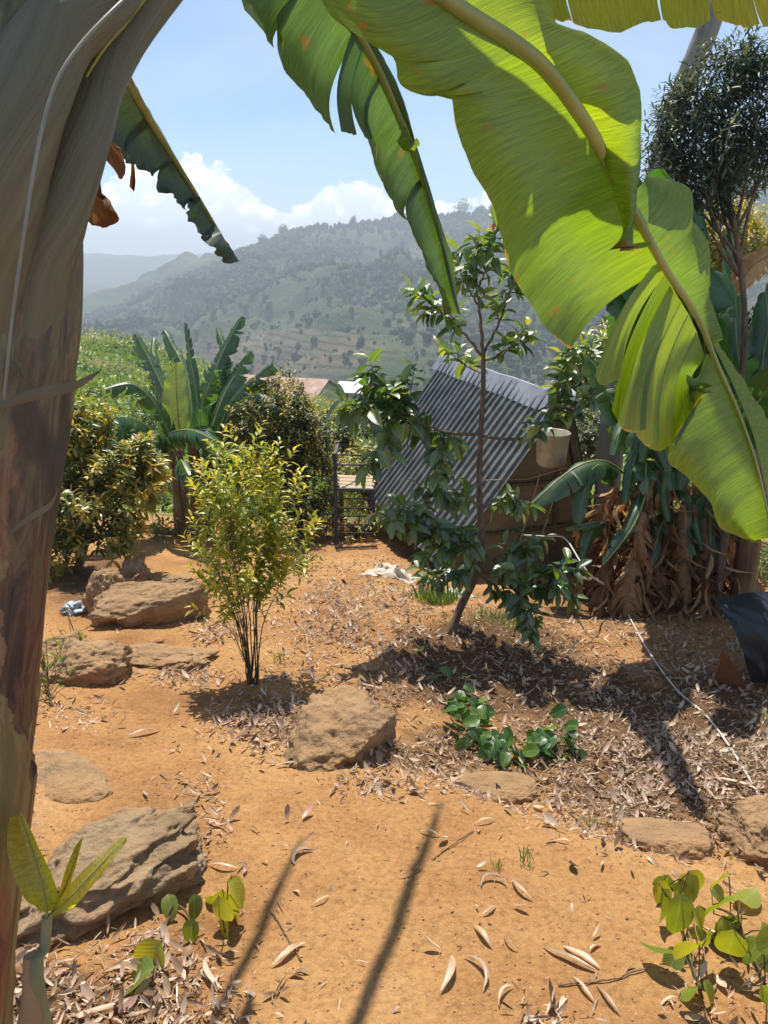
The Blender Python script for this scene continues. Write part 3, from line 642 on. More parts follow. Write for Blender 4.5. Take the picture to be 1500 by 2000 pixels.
rock(965, 1545, (.36, .2, .1), 'crusted low stone on the edge of the bare soil under the creeper', 92, yaw=-5, cuts=4, sink=.5, rough=.1)
rock(305, 1255, (.1, .07, .05), 'little flat red stone under the long slab', 95, 'pave', yaw=5)

# ================================================================ plants
def M_leaf(n, stops, **k): M[n] = leaf_mat(n, stops, **k)
M_leaf('bush_leaves', [(0, (.05, .11, .012)), (.35, (.15, .24, .02)), (.6, (.32, .38, .03)), (1, (.6, .48, .03))], trans=.5, gloss=.05, tboost=(1.5, 1.4, .4), vein='mid')
M_leaf('loquat_leaves', [(0, (.02, .045, .02)), (.35, (.05, .105, .03)), (.7, (.12, .19, .04)), (1, (.32, .3, .06))], trans=.42, gloss=.08, rough=.38, tboost=(1.7, 1.8, .5), vein='mid')
M_leaf('dark_leaves', [(0, (.008, .02, .008)), (.5, (.02, .045, .014)), (.72, (.045, .075, .02)), (.86, (.24, .23, .04)), (1, (.5, .36, .06))], trans=.35, gloss=.035, rough=.4, tboost=(1.4, 1.3, .5))
M_leaf('shrub_leaves', [(0, (.02, .05, .02)), (.4, (.07, .13, .03)), (.65, (.2, .23, .04)), (1, (.5, .37, .05))], trans=.42, gloss=.05, tboost=(1.5, 1.4, .5))
M_leaf('euc_leaves', [(0, (.02, .035, .025)), (.6, (.055, .08, .045)), (1, (.17, .18, .09))], trans=.4, gloss=.04, tboost=(1.3, 1.3, .6))
M_leaf('creeper_leaves', [(0, (.025, .08, .012)), (.6, (.06, .16, .02)), (1, (.15, .26, .03))], trans=.5, gloss=.05, tboost=(1.5, 1.5, .35), vein='mid')
M_leaf('lime_leaves', [(0, (.1, .17, .02)), (.5, (.22, .29, .03)), (1, (.42, .4, .04))], trans=.5, gloss=.05, tboost=(1.5, 1.3, .3), vein='mid')
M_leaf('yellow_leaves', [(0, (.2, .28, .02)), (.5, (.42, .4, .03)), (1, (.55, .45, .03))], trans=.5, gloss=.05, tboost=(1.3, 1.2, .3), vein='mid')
M_leaf('red_leaves', [(0, (.5, .08, .03)), (1, (.6, .2, .05))], trans=.4, gloss=.05, tboost=(1.3, .8, .6))
M_leaf('grass', [(0, (.06, .14, .02)), (1, (.24, .33, .07))], trans=.4, gloss=.05, tboost=(1.4, 1.4, .5))
M_leaf('litter', [(0, (.09, .05, .026)), (.3, (.27, .16, .085)), (.6, (.5, .36, .23)), (.82, (.68, .54, .4)), (1, (.5, .3, .22))], trans=.2, gloss=.04, rough=.45, tboost=(1.1, 1, .8), noise=20)

def sprays(mw, ml, tips, dirs, nl, lsize, tpl, tl, rv, rr=.25, droop=.35, spread=1., twr=.003, wood=True, tipyellow=.25, rng=RNG):
    """leafy twigs: each starts at a tip and carries nl leaves in a spiral"""
    tips = np.asarray(tips, float); dirs = nrm(dirs); n = len(tips)
    a = nrm(np.cross(dirs, rdir(n, rng))); b = np.cross(dirs, a)
    P_, D_, U_, S_, R_ = [], [], [], [], []
    for k in range(nl):
        f = (k+.4)/nl; ph = k*2.4+rng.uniform(0, 6.28, n)*.15
        o = a*np.cos(ph)[:, None]+b*np.sin(ph)[:, None]
        dd = nrm(dirs*(.25+.75*f)+o*spread*(1.05-.45*f)+rng.normal(0, .18, (n, 3))-np.array([0, 0, droop])*(1.1-.6*f))
        P_.append(tips+dirs*(tl*f)); D_.append(dd); U_.append(np.array([0, 0, 1.])+dirs*.4+rng.normal(0, .25, (n, 3)))
        S_.append(lsize*rng.uniform(.7, 1.15, n)*(1.05-.35*abs(f-.5))); R_.append(rv+rng.normal(0, rr*.4, n)+tipyellow*f**3)
    scatter(ml, tpl, np.concatenate(P_), np.concatenate(D_), np.concatenate(U_), np.concatenate(S_), np.clip(np.concatenate(R_), 0, 1))
    if wood:
        for i in range(n): tube(mw, [tips[i], tips[i]+dirs[i]*tl*.5, tips[i]+dirs[i]*tl], [twr, twr*.8, twr*.5], 4, cap=False)

def limb_tree(name, lab, cat, base, blobs, ntw, lsize, tpl, leafmat, nl=7, tl=.1, trunk=None, tr=.03, wood='twig', rv=.4, up=.5, rr=.3, nst=9, group=None, droop=.2, edge=.35, wsides=5, multi=False, twood=True, core=.35, ls=(6, 22)):
    """blobs: (px, py, depth, rx_px, ry_px) ellipsoids of the crown"""
    base = np.asarray(base, float); o = thing(name, lab, cat, tuple(base), group); mw, ml = MB(), MB()
    C = np.array([P(x, y, d) for x, y, d, rx, ry in blobs]); Rr = np.array([(rx*d/F, ry*d/F) for x, y, d, rx, ry in blobs]); vol = Rr[:, 0]**2*Rr[:, 1]; vol = vol**.7
    pick = RNG.choice(len(blobs), ntw, p=vol/vol.sum()); u = rdir(ntw)*(core+(1-core)*RNG.random((ntw, 1)))**.6
    sc = np.stack([Rr[pick, 0], Rr[pick, 0], Rr[pick, 1]], 1); u = u*(1+.3*fbm(u*2.2+C[pick], 2, 4))[:, None]
    tips = C[pick]+u*sc; ctr = C.mean(0); dirs = nrm(u*[1, 1, .8]+nrm(tips-base)*.5+[0, 0, up]+RNG.normal(0, .25, u.shape))
    tips[:, 2] = np.maximum(tips[:, 2], terrain(tips[:, 0], tips[:, 1])+.03)
    if trunk is None: trunk = [base, base*.5+ctr*.5+[RNG.normal(0, .03), 0, 0], ctr]
    trunk = resample(trunk, 24)
    if not multi: tube(mw, np.vstack([trunk[0]-[0, 0, .08], trunk]), np.r_[tr*1.25, np.linspace(tr, tr*.35, 24)], 8, rough=.15)
    # limbs
    sel = RNG.choice(ntw, min(nst, ntw), replace=False)
    for k, i in enumerate(sel):
        s = base+[RNG.normal(0, tr*3), RNG.normal(0, tr*2), -.03] if multi else trunk[int(RNG.uniform(*ls))]
        e = tips[i]; mid = s*.45+e*.55+([0, 0, -.06*np.linalg.norm(e-s)] if not multi else np.array([0, 0, .05])+(base-e)*[.16, .16, 0])
        L_ = resample([s, s*.75+mid*.25, mid, e], 9); rad = tr*(.75 if multi else .38); tube(mw, L_+RNG.normal(0, .004, L_.shape), np.linspace(rad, rad*.3, 9), wsides, cap=False)
        js = np.argsort(np.linalg.norm(tips-e, axis=1))[1:5]
        for j in js:
            s2 = L_[int(RNG.uniform(3, 8))]; tube(mw, [s2, s2*.5+tips[j]*.5+RNG.normal(0, .01, 3), tips[j]], [rad*.35, rad*.25, rad*.15], 4, cap=False)
    h = np.clip(np.linalg.norm(u, axis=1), 0, 1.2)
    sprays(mw, ml, tips, dirs, nl, lsize, tpl, tl, np.repeat(1, ntw)*(rv+edge*(h-.75)+.12*RNG.normal(size=ntw)), rr, droop, twr=tr*.08+.001, wood=twood)
    mw.build('trunk' if not multi else 'stems', M[wood], o); ml.build('crown', M[leafmat], o)
    return o
# --- bush in the path
b = G(492, 1338); D = dep(b)
limb_tree('leafy_bush', 'airy yellow-green bush with many thin stems standing alone on the bare soil', 'bush', b,
          [(430, 892, D, 14, 22), (482, 890, D, 14, 24), (540, 930, D, 20, 26), (592, 985, D, 16, 26), (386, 1040, D, 16, 28), (408, 1120, D, 20, 40), (575, 1112, D, 26, 22), (450, 1190, D, 30, 45), (520, 1195, D, 24, 45), (480, 1130, D, 55, 70), (455, 1000, D, 62, 80), (505, 1020, D+.1, 50, 65), (555, 1030, D, 50, 65), (440, 955, D, 36, 45), (510, 965, D, 40, 40), (470, 1110, D, 75, 70), (540, 1110, D+.1, 44, 44), (602, 1075, D, 24, 24), (425, 1060, D-.1, 45, 60), (425, 1185, D-.15, 24, 42), (505, 1170, D, 40, 50)],
          270, .062, 'mid', 'bush_leaves', nl=10, tl=.17, tr=.0065, nst=16, multi=True, rv=.55, up=1.4, edge=.6, droop=.05)
# --- young tree with big leaves
def young_tree():
    b = G(882, 1238); D = dep(b); o = thing('young_tree', 'young slim tree with large glossy leaves and one thin leaning trunk in the middle', 'tree', tuple(b)); mw, ml = MB(), MB()
    def q(l): return np.array([P(x, y, D+(a[0] if a else 0)) for x, y, *a in l])
    def put(l, r0, r1, n=26): L_ = resample(q(l), n); tube(mw, L_+.004*np.sin(np.arange(n)*1.7)[:, None]*[1, 0, .3], np.linspace(r0, r1, n), 8, rough=.12); return L_
    T = np.vstack([b-[0, 0, .1], resample(q([(882, 1238), (898, 1190, .02), (928, 1125, .03), (940, 1060), (936, 950), (939, 850), (944, 760), (944, 700)]), 40)])
    tube(mw, T, np.r_[.034, np.linspace(.03, .016, 40)], 10, rough=.15)
    br = [([(944, 700), (938, 620), (930, 540), (935, 470)], .013, .004, 8, .5, 1.), ([(944, 700), (905, 650, -.1), (862, 610, -.2), (822, 580, -.25)], .011, .004, 8, .45, 1.),
          ([(944, 690), (975, 630, .1), (995, 570, .15), (1005, 520, .15)], .011, .004, 8, .4, 1.), ([(936, 600), (905, 545, .1), (893, 500, .15)], .008, .003, 5, .3, 1.), ([(935, 560), (960, 500, -.1), (968, 460, -.1)], .008, .003, 4, .3, 1.),
          ([(945, 705), (985, 690, -.1), (1015, 655, -.15)], .008, .003, 5, .4, 1.), ([(943, 730), (910, 715, .2), (880, 690, .3)], .006, .003, 4, .4, 1.),
          ([(939, 848), (880, 846, -.2), (820, 826, -.35), (770, 800, -.45), (735, 770, -.5)], .013, .004, 13, .3, 1.15), ([(800, 820, -.4), (745, 812, -.5), (690, 790, -.55)], .008, .003, 7, .2, 1.15), ([(760, 795, -.45), (735, 750, -.4), (728, 725, -.4)], .007, .003, 5, .1, 1.15),
          ([(860, 843, -.25), (865, 880, -.35), (862, 910, -.4)], .006, .003, 5, .2, 1.05), ([(790, 812, -.4), (800, 770, -.4), (805, 745, -.4)], .006, .003, 4, .3, 1.1), ([(790, 815, -.4), (760, 860, -.5), (735, 895, -.5)], .006, .003, 5, .3, 1.1),
          ([(940, 852), (1000, 858, -.15), (1045, 848, -.25), (1080, 800, -.3), (1105, 740, -.3)], .012, .004, 8, .4, .95), ([(1060, 830, -.27), (1110, 800, -.3), (1150, 770, -.35)], .007, .003, 5, .3, .95), ([(1090, 770, -.3), (1100, 720, -.3), (1120, 690, -.3)], .007, .003, 5, .3, .95),
          ([(937, 990), (895, 965, -.2), (840, 955, -.3)], .009, .004, 8, .3, .95), ([(938, 1030), (880, 1030, -.25), (820, 1030, -.4), (760, 1010, -.45)], .01, .004, 13, .25, .95), ([(938, 1040), (900, 1070, -.3), (850, 1085, -.4)], .008, .004, 9, .2, .95),
          ([(870, 1030, -.25), (830, 1000, -.35), (790, 990, -.4)], .007, .003, 7, .2, .95), ([(937, 1000), (975, 975, .1), (1020, 985, .1)], .007, .003, 6, .3, .85),
          ([(936, 1075), (985, 1110, -.1), (1045, 1140, -.25), (1100, 1160, -.3)], .011, .004, 13, .3, .95), ([(1000, 1118, -.15), (1020, 1170, -.3), (1035, 1225, -.35)], .008, .003, 9, .3, .95), ([(960, 1092, -.05), (1000, 1075, -.1), (1040, 1060, -.1)], .008, .003, 8, .3, .9),
          ([(1040, 1138, -.25), (1075, 1120, -.2), (1110, 1115, -.2)], .007, .003, 6, .3, .9), ([(935, 1080), (905, 1110, -.1), (870, 1130, -.2), (840, 1120, -.2)], .008, .003, 9, .3, .85), ([(930, 1120), (960, 1140, -.1), (985, 1165, -.15)], .006, .003, 6, .3, .85)]
    for pts, r0, r1, nt, st, ls in br:
        L_ = put(pts, r0, r1); k = (st+(1-st)*np.linspace(0, 1, nt)**.8)*25; idx = np.clip(k.astype(int), 1, 25); tn = nrm(np.gradient(L_, axis=0))[idx]
        side = rdir(nt); side = nrm(side-tn*(side*tn).sum(1)[:, None]); dr = nrm(tn*.6+side*.9+[0, 0, .25]); dr[-1] = tn[-1]
        sprays(mw, ml, L_[idx], dr, 6, .135*ls, 'hi', .09, np.full(nt, .38 if pts[0][1] > 800 else .55), .4, .55 if pts[0][1] > 750 else .25, 1.1, .003, tipyellow=.35)
    mw.build('trunk', M['bark'], o); ml.build('crown', M['loquat_leaves'], o)
    mr = MB(); c = q([(962, 455, -.1)])
    sprays(mw, mr, c, np.array([[0, 0, 1.]]), 7, .055, 'mid', .03, np.full(1, .5), .4, .1, wood=False); mr.build('red_shoot', M['red_leaves'], o)
young_tree()
# --- rounded dark bush and shrubs behind
b = G(590, 1052); D = dep(b)
limb_tree('rounded_bush', 'large rounded dark bush with coppery new leaf tips left of the gate frame', 'bush', b,
          [(555, 790, D, 50, 60), (545, 870, D, 75, 75), (580, 950, D, 80, 80), (600, 1000, D, 62, 55), (520, 830, D, 55, 60), (600, 880, D, 50, 70), (560, 840, D-.2, 60, 80)],
          2300, .062, 'mid', 'dark_leaves', nl=7, tl=.1, tr=.05, nst=14, rv=.52, up=.5, edge=1.2, twood=False, core=.55)
limb_tree('golden_shrub', 'rounded golden-tipped shrub behind the gate frame', 'shrub', G(655, 1000),
          [(645, 850, D+2.2, 45, 45), (690, 830, D+2.4, 40, 40), (650, 890, D+2.2, 50, 45)], 420, .08, 'mid', 'dark_leaves', nl=7, tl=.12, tr=.04, nst=8, rv=.6, edge=.9, twood=False)
b = G(150, 1118); D = dep(b)
limb_tree('leafy_shrub', 'wide shrub with yellow-tipped whorled leaves behind the big banana trunk at left', 'shrub', b,
          [(150, 860, D, 60, 60), (140, 930, D, 80, 60), (240, 920, D, 75, 50), (200, 980, D-.1, 90, 55), (280, 910, D, 40, 50), (120, 1030, D, 50, 60), (220, 1040, D-.2, 45, 35), (270, 960, D, 40, 35), (60, 900, D, 60, 120), (130, 805, D, 34, 40), (170, 830, D, 40, 40), (95, 1080, D-.2, 45, 50), (225, 1065, D-.3, 26, 30), (160, 1060, D-.2, 50, 40)],
          820, .095, 'mid', 'shrub_leaves', nl=9, tl=.09, tr=.045, nst=22, rv=.62, up=.7, edge=.55, wood='bark', core=.2)
for px, py, lab, n, rv in ((300, 800, 'low green shrub on the hillside left of the banana clump', 240, .35), (205, 790, 'pale green shrub on the hillside above the yellow-tipped shrub', 240, .5), (470, 800, 'light green shrub between the banana clump and the rounded dark bush', 300, .45), (730, 900, 'yellowish bush behind the gate frame and the young tree', 320, .6), (810, 880, 'bright green bush behind the left side of the hut roof', 260, .45)):
    b = G(px, py+200); D = max(dep(b)+1.5, 8)
    limb_tree('hillside_shrub', lab, 'shrub', [*P(px, py+70, D+1)[:2], P(px, py+95, D+1)[2]], [(px, py, D+1, 48, 34), (px+30, py+20, D+1.2, 40, 30), (px-30, py+25, D+.8, 42, 32), (px, py+60, D+1, 50, 40)], n, .1, 'mid', 'shrub_leaves', nl=7, tl=.14, tr=.03, nst=6, rv=rv, edge=.4, twood=False, group='shrubs on the hillside')
# --- vegetation below the deck and at the right
for px, py, D, rx, ry, lab, n, ls, mat, rv in ((700, 1020, 8.6, 60, 40, 'dry yellowish weeds under the bench behind the gate frame', 130, .06, 'shrub_leaves', .75), (1150, 860, 9., 60, 60, 'grey-green bush behind the gable side of the hut', 320, .09, 'euc_leaves', .6),
        (1420, 480, 8., 75, 70, 'yellow-flecked shrub below the dark tree at the right edge', 700, .075, 'shrub_leaves', .72), (1260, 640, 8.5, 80, 70, 'bright leafy tree crown glimpsed behind the big banana leaf', 420, .11, 'shrub_leaves', .45), (1180, 720, 7.4, 70, 60, 'light green leafy shrub right of the hut ridge', 260, .12, 'loquat_leaves', .6),
        (1480, 1100, 6.4, 60, 45, 'bright green weeds at the right edge above the black plastic', 200, .05, 'grass', .5), (1440, 720, 8.2, 90, 110, 'dark leafy bush behind the broad banana leaves at the right edge', 700, .1, 'dark_leaves', .3)):
    c = P(px, py+ry, D); zg = float(terrain(c[0], c[1]))
    limb_tree('leafy_bush', lab, 'bush', [c[0], c[1], zg], [(px, py, D, rx, ry), (px-rx*.5, py+ry*.3, D, rx*.6, ry*.6), (px+rx*.5, py+ry*.2, D+.3, rx*.6, ry*.7)], n, ls, 'mid', mat, nl=7, tl=.11, tr=.03, nst=8, rv=rv, edge=.4, twood=False)
# --- dark tree upper right + leaning trunk tree
D = 4.9; tb = P(1450, 900, 5.4); zg = float(terrain(tb[0], tb[1])); tbase = np.array([tb[0], tb[1], zg])
limb_tree('dark_tree', 'tall dark fine-leaved tree rising at the upper right', 'tree', tbase,
          [(1400, 215, D, 60, 60), (1440, 140, D, 45, 40), (1490, 160, D, 60, 60), (1350, 230, D, 50, 40), (1410, 300, D, 90, 50), (1385, 370, D, 60, 50), (1500, 260, D, 70, 90), (1330, 190, D, 22, 18), (1385, 130, D, 22, 22), (1480, 340, D+.4, 70, 40), (1310, 290, D, 40, 40), (1390, 420, D, 30, 40), (1330, 330, D, 50, 40)],
          1250, .078, 'thin', 'euc_leaves', nl=9, tl=.14, tr=.035, nst=26, rv=.45, up=.3, edge=.6, wood='bark', twood=False, core=.1, ls=(16, 23), droop=.45, trunk=[tbase, P(1452, 700, 5.2), P(1440, 480, 5.), P(1415, 330, 4.9), P(1410, 220, 4.9)])
b = P(1195, 985, 7.0); b[2] = terrain(b[0], b[1])
def leaning():
    o = thing('leaning_tree', 'smooth grey leaning trunk rising behind the big banana leaf up to the top edge', 'tree', tuple(b))
    m = MB(); L_ = resample(np.array([b-[0, 0, .1], P(1190, 900, 7.), P(1215, 700, 6.9), P(1255, 480, 6.8), P(1310, 240, 6.6), P(1385, 50, 6.4), P(1470, -160, 6.2)]), 60)
    tube(m, L_, np.linspace(.13, .095, 60), 14, rough=.06); m.build('trunk', M['barkg'], o)
    ml, mw = MB(), MB(); e = L_[-1]; n = 420; u = rdir(n)*RNG.random((n, 1))**.4*[1.2, 1.0, .9]; t = e+[.4, .3, .9]+u
    for k in range(8): tube(mw, resample([e, e+(t[k]-e)*.5+[0, 0, .1], t[k]], 6), np.linspace(.05, .012, 6), 6)
    sprays(mw, ml, t, u+[0, 0, .3], 7, .12, 'thin', .16, np.full(n, .4), wood=False); mw.build('branches', M['barkg'], o); ml.build('crown', M['euc_leaves'], o)
leaning()
# --- creepers and small plants on the ground
def vine(name, lab, cat, pts, nleaf, size, mat, rv=.5, h=.1, stemr=.004, tpl='broad', group=None, spread=.06, face=.6, hang=0.):
    b = G(*pts[0]); o = thing(name, lab, cat, tuple(b), group); mw, ml = MB(), MB()
    L_ = resample(np.array([G(x, y)+[0, 0, .02] for x, y in pts]), 30); tube(mw, L_, stemr, 5)
    k = np.linspace(0, 29, nleaf).astype(int); p0 = L_[k]; s = RNG.normal(0, spread, (nleaf, 3)); s[:, 2] = abs(RNG.normal(h*.6, h*.4, nleaf)); p1 = p0+s
    for a, c in zip(p0, p1): tube(mw, [a, (a+c)/2+[0, 0, .01], c], stemr*.5, 4, cap=False)
    d = RNG.normal(0, .7, (nleaf, 3)); d[:, 2] = -.25-hang; up = RNG.normal(0, .35, (nleaf, 3))+[0, -face*.5, 1-.4*hang]
    scatter(ml, tpl, p1, d, up, size*RNG.uniform(.7, 1.2, nleaf), np.clip(rv+RNG.normal(0, .2, nleaf), 0, 1))
    mw.build('stems', M['twig'], o); ml.build('leaves', M[mat], o); return o
vine('creeper', 'dark green broad-leaved creeper along the edge of the bare soil below the young tree', 'creeper', [(890, 1380), (920, 1430), (960, 1480), (1010, 1490), (1060, 1475), (1130, 1470)], 95, .095, 'creeper_leaves', h=.12, spread=.055)
vine('creeper', 'small creeper shoot with four round leaves left of the dark green creeper', 'creeper', [(855, 1330), (845, 1300), (835, 1285)], 6, .075, 'creeper_leaves', .65, h=.05, spread=.03)
vine('lime_plant', 'lime green broad-leaved plant sprawling over the soil at lower right', 'plant', [(1370, 1960), (1340, 1860), (1320, 1790), (1290, 1735)], 16, .105, 'lime_leaves', .6, h=.13, spread=.035, hang=.7)
vine('lime_plant', 'lime green broad-leaved plant at the right edge behind the sprawling one', 'plant', [(1500, 1960), (1470, 1880), (1430, 1800), (1390, 1780)], 20, .105, 'lime_leaves', .55, h=.15, spread=.045, hang=.7)
vine('lime_plant', 'blotched yellow leaves drooping on a thin stalk right of the layered rock', 'plant', [(440, 1830), (450, 1790), (455, 1765)], 8, .105, 'yellow_leaves', .5, h=.12, spread=.018, hang=.9)
vine('lime_plant', 'single large yellow-green leaf on a stalk at the foot of the layered rock', 'plant', [(300, 1925), (310, 1890), (318, 1880)], 2, .14, 'lime_leaves', .55, h=.08, spread=.01, hang=.4)
vine('lime_plant', 'pair of half-folded green leaves against the right foot of the layered rock', 'plant', [(385, 1830), (365, 1790), (345, 1775)], 3, .075, 'lime_leaves', .3, h=.06, spread=.02, hang=.4)
vine('weed', 'leafy weed with thin shoots left of the path beside the banana trunk', 'weed', [(100, 1380), (95, 1340), (90, 1310)], 46, .05, 'bush_leaves', .4, h=.2, tpl='mid', spread=.07)
vine('weed', 'tall thin weed shoot in front of the rounded reddish rock', 'weed', [(110, 1330), (125, 1290), (150, 1240)], 30, .045, 'bush_leaves', .5, h=.14, tpl='mid', spread=.05)
vine('weed', 'bright green bush sprout right of the airy yellow-green bush', 'weed', [(600, 1120), (585, 1110), (570, 1110)], 60, .07, 'bush_leaves', .35, h=.2, tpl='mid', spread=.1)
vine('weed', 'small green leaf shoot at the right edge in the shade of the litter', 'weed', [(1510, 1440), (1495, 1420), (1480, 1405)], 4, .07, 'lime_leaves', .5, h=.05, tpl='mid', spread=.02)
vine('weed', 'low leafy weeds in front of the left banana clump', 'weed', [(300, 1055), (310, 1045), (345, 1050)], 60, .09, 'creeper_leaves', .6, h=.22, tpl='mid', spread=.14)
vine('weed', 'weeds with pale leaves at the foot of the hut gable', 'weed', [(1120, 1130), (1150, 1140), (1180, 1110)], 60, .06, 'bush_leaves', .4, h=.16, tpl='mid', spread=.1)
def tuft(px, py, n, h, w, lab):
    b = G(px, py); m = MB(); p = b+RNG.normal(0, w, (n, 3))*[1, .7, 0]; p[:, 2] = terrain(p[:, 0], p[:, 1]); d = RNG.normal(0, .45, (n, 3)); d[:, 2] = 1
    scatter(m, 'thin', p, d, rdir(n)+[0, -1, 0], h*RNG.uniform(.5, 1.2, n), RNG.random(n), .35); tag(m.build('grass_tuft', M['grass'], origin=b), lab, 'grass')
tuft(850, 1180, 260, .14, .08, 'bright green grass tuft beside the pale green sheet')
tuft(985, 1215, 160, .09, .12, 'thin grass under the low right branches of the young tree')
tuft(970, 1700, 14, .05, .012, 'tiny green seedling on the bare soil in the foreground centre')
tuft(1030, 1690, 14, .06, .012, 'tiny seedling right of the other one on the bare soil')
tuft(1160, 1620, 20, .06, .02, 'small grey-green seedling by the litter edge')
tuft(545, 1290, 24, .06, .02, 'small grass sprig right of the bush stems')

# ================================================================ loose things on the ground
def cloth(px, py, w, d, h, yaw, lab, mat, name, cat, seed, sharp=1.):
    c = G(px, py); n = 46; u = np.linspace(-1, 1, n); U, V = np.meshgrid(u, u); rr = (abs(U)**3+abs(V)**3)**(1/3); k = np.maximum(1, rr*1.0)
    x = U*w/2*(1-.22*V*sharp); y = V*d/2; a = math.radians(yaw); X = c[0]+x*math.cos(a)-y*math.sin(a); Y = c[1]+x*math.sin(a)+y*math.cos(a)
    fold = abs(fb2(U+seed, V*3.2+U*1.4, 1.6, 3, seed)); Z = terrain(X, Y)+.004+h*np.clip(1-rr**4, 0, 1)*(.35+fold)+.006*fb2(U, V, 7, 2, seed)
    edge = fb2(U, V, 2.5, 2, seed+9)*.05; m = MB(); v = np.stack([X+edge*w, Y+edge*d, Z], -1).reshape(-1, 3); m.add(v, grid_faces(n, n)); m.add(v-[0, 0, .004], grid_faces(n, n)[:, ::-1])
    return tag(m.build(name, M[mat], origin=c), lab, cat)
cloth(766, 1120, .44, .34, .075, -20, 'crumpled off-white woven sack lying on the dry ground left of the young tree', 'sack', 'woven_sack', 'sack', 3)
cloth(885, 1162, .34, .26, .04, 10, 'pale green plastic sheet behind the young tree trunk', 'sackg', 'plastic_sheet', 'plastic sheet', 8)
def tarp():
    D = 4.45; c = G(1440, 1300); o = None; n = 60; u = np.linspace(0, 1, n); U, V = np.meshgrid(u, u)
    tl, tr_, bl, br_ = P(1392, 1165, D+.35), P(1640, 1140, D+.2), P(1400, 1215, D), P(1660, 1350, D-.4)
    v = (tl*(1-U[..., None])+tr_*U[..., None])*(1-V[..., None])+(P(1470, 1332, D-.1)*(1-U[..., None])+br_*U[..., None])*V[..., None]
    fold = fb2(U*4+V, V, 1.6, 4, 8)*1.2-abs(fb2(U*3-V*1.5, V*.6, 2.3, 2, 4))*1.3
    nn = np.array([-.2, -.75, .6]); v = v+nn*(.03*fold+.24*np.sin(np.pi*V)*np.sin(np.pi*np.clip(U+.2, 0, 1)))[..., None]
    v[..., 2] = np.maximum(v[..., 2], terrain(v[..., 0], v[..., 1])+.01)
    m = MB(); m.add(v.reshape(-1, 3), grid_faces(n, n)); m.add((v-nn*.006).reshape(-1, 3), grid_faces(n, n)[:, ::-1]); tag(m.build('plastic_tarp', M['tarp'], origin=c), 'creased black plastic sheeting draped over the ground at the right edge', 'tarp')
    a, b2, d2 = P(1413, 1268, 4.2), G(1392, 1338), G(1475, 1350); th = np.array([.0, .012, 0])
    m = MB(); v = np.array([a, b2-[0, 0, .03], d2-[0, 0, .03], a+th, b2+th-[0, 0, .03], d2+th-[0, 0, .03], a+[.03, 0, 0]]); m.add(v[:6], [[0, 1, 2], [3, 5, 4]]); m.add(v[:6], [[0, 3, 4, 1], [1, 4, 5, 2], [2, 5, 3, 0]])
    tag(m.build('rusty_sheet', M['rust'], origin=b2), 'triangular rust-brown sheet corner leaning against the black plastic', 'metal sheet')
tarp()
def hose():
    m = MB(); g = [G(x, y)+[0, 0, h] for x, y, h in ((1200, 1180, .10), (1260, 1270, .03), (1320, 1350, .015), (1378, 1400, .01), (1430, 1470, .01), (1500, 1590, .012), (1560, 1700, .01))]
    pts = [P(1022, 1045, 6.1), P(1070, 1048, 5.9), P(1104, 1052, 5.8), P(1150, 1120, 5.2)]+g
    tube(m, resample(pts, 90), .0062, 7); tag(m.build('water_pipe', M['hose'], origin=g[2]), 'thin pale water pipe running from the hut down across the leaf litter', 'pipe')
hose()
m = MB(); b = G(246, 1060); tube(m, np.array([b-[0, 0, .05], P(244, 1030, dep(b)), P(241, 1000, dep(b))]), [.035, .03, .03], 8, rough=.2, n=14); tag(m.build('wooden_post', M['bark'], origin=b), 'short weathered wooden post under the yellow-tipped shrub', 'post')
m = MB(); b = G(146, 1195); iv, if_ = I4; v = iv*(1+.55*fbm(iv*2.2, 4, 4)-.25*abs(fbm(iv*5, 2, 9)))[:, None]*[.085, .07, .05]; m.add(v+b+[0, 0, .03], if_); tag(m.build('plastic_bag', M['bag'], origin=b), 'crumpled translucent bluish bag in the shade beside the rocks', 'plastic bag')

# leaf litter (uncountable) and bigger curled leaves
def curled(mb, pos, L_, w, yaw, curl, r, lift=0., twist=0.):
    n = 9; t = np.linspace(0, 1, n); a = yaw+curl*(t-.5); x = np.cumsum(np.r_[0, np.cos(a[1:])])*L_/n; y = np.cumsum(np.r_[0, np.sin(a[1:])])*L_/n; hw = w/2*np.sin(np.pi*np.clip(t*.96+.02, 0, 1))**.7
    nx, ny = -np.sin(a), np.cos(a); z = lift*np.sin(np.pi*t); v = []
    for i in range(n):
        tw = twist*(t[i]-.5)
        for s in (-1, 0, 1): v.append((pos[0]+x[i]+nx[i]*s*hw[i]*math.cos(tw), pos[1]+y[i]+ny[i]*s*hw[i]*math.cos(tw), z[i]+abs(s)*hw[i]*.55+s*hw[i]*math.sin(tw)))
    v = np.array(v); v[:, 2] += terrain(v[:, 0], v[:, 1])+.006+(hw.max()*abs(math.sin(twist*.5))); mb.add(v, grid_faces(n, 3), r, np.stack([np.repeat(t, 3), np.tile([0, .5, 1], n)], 1))
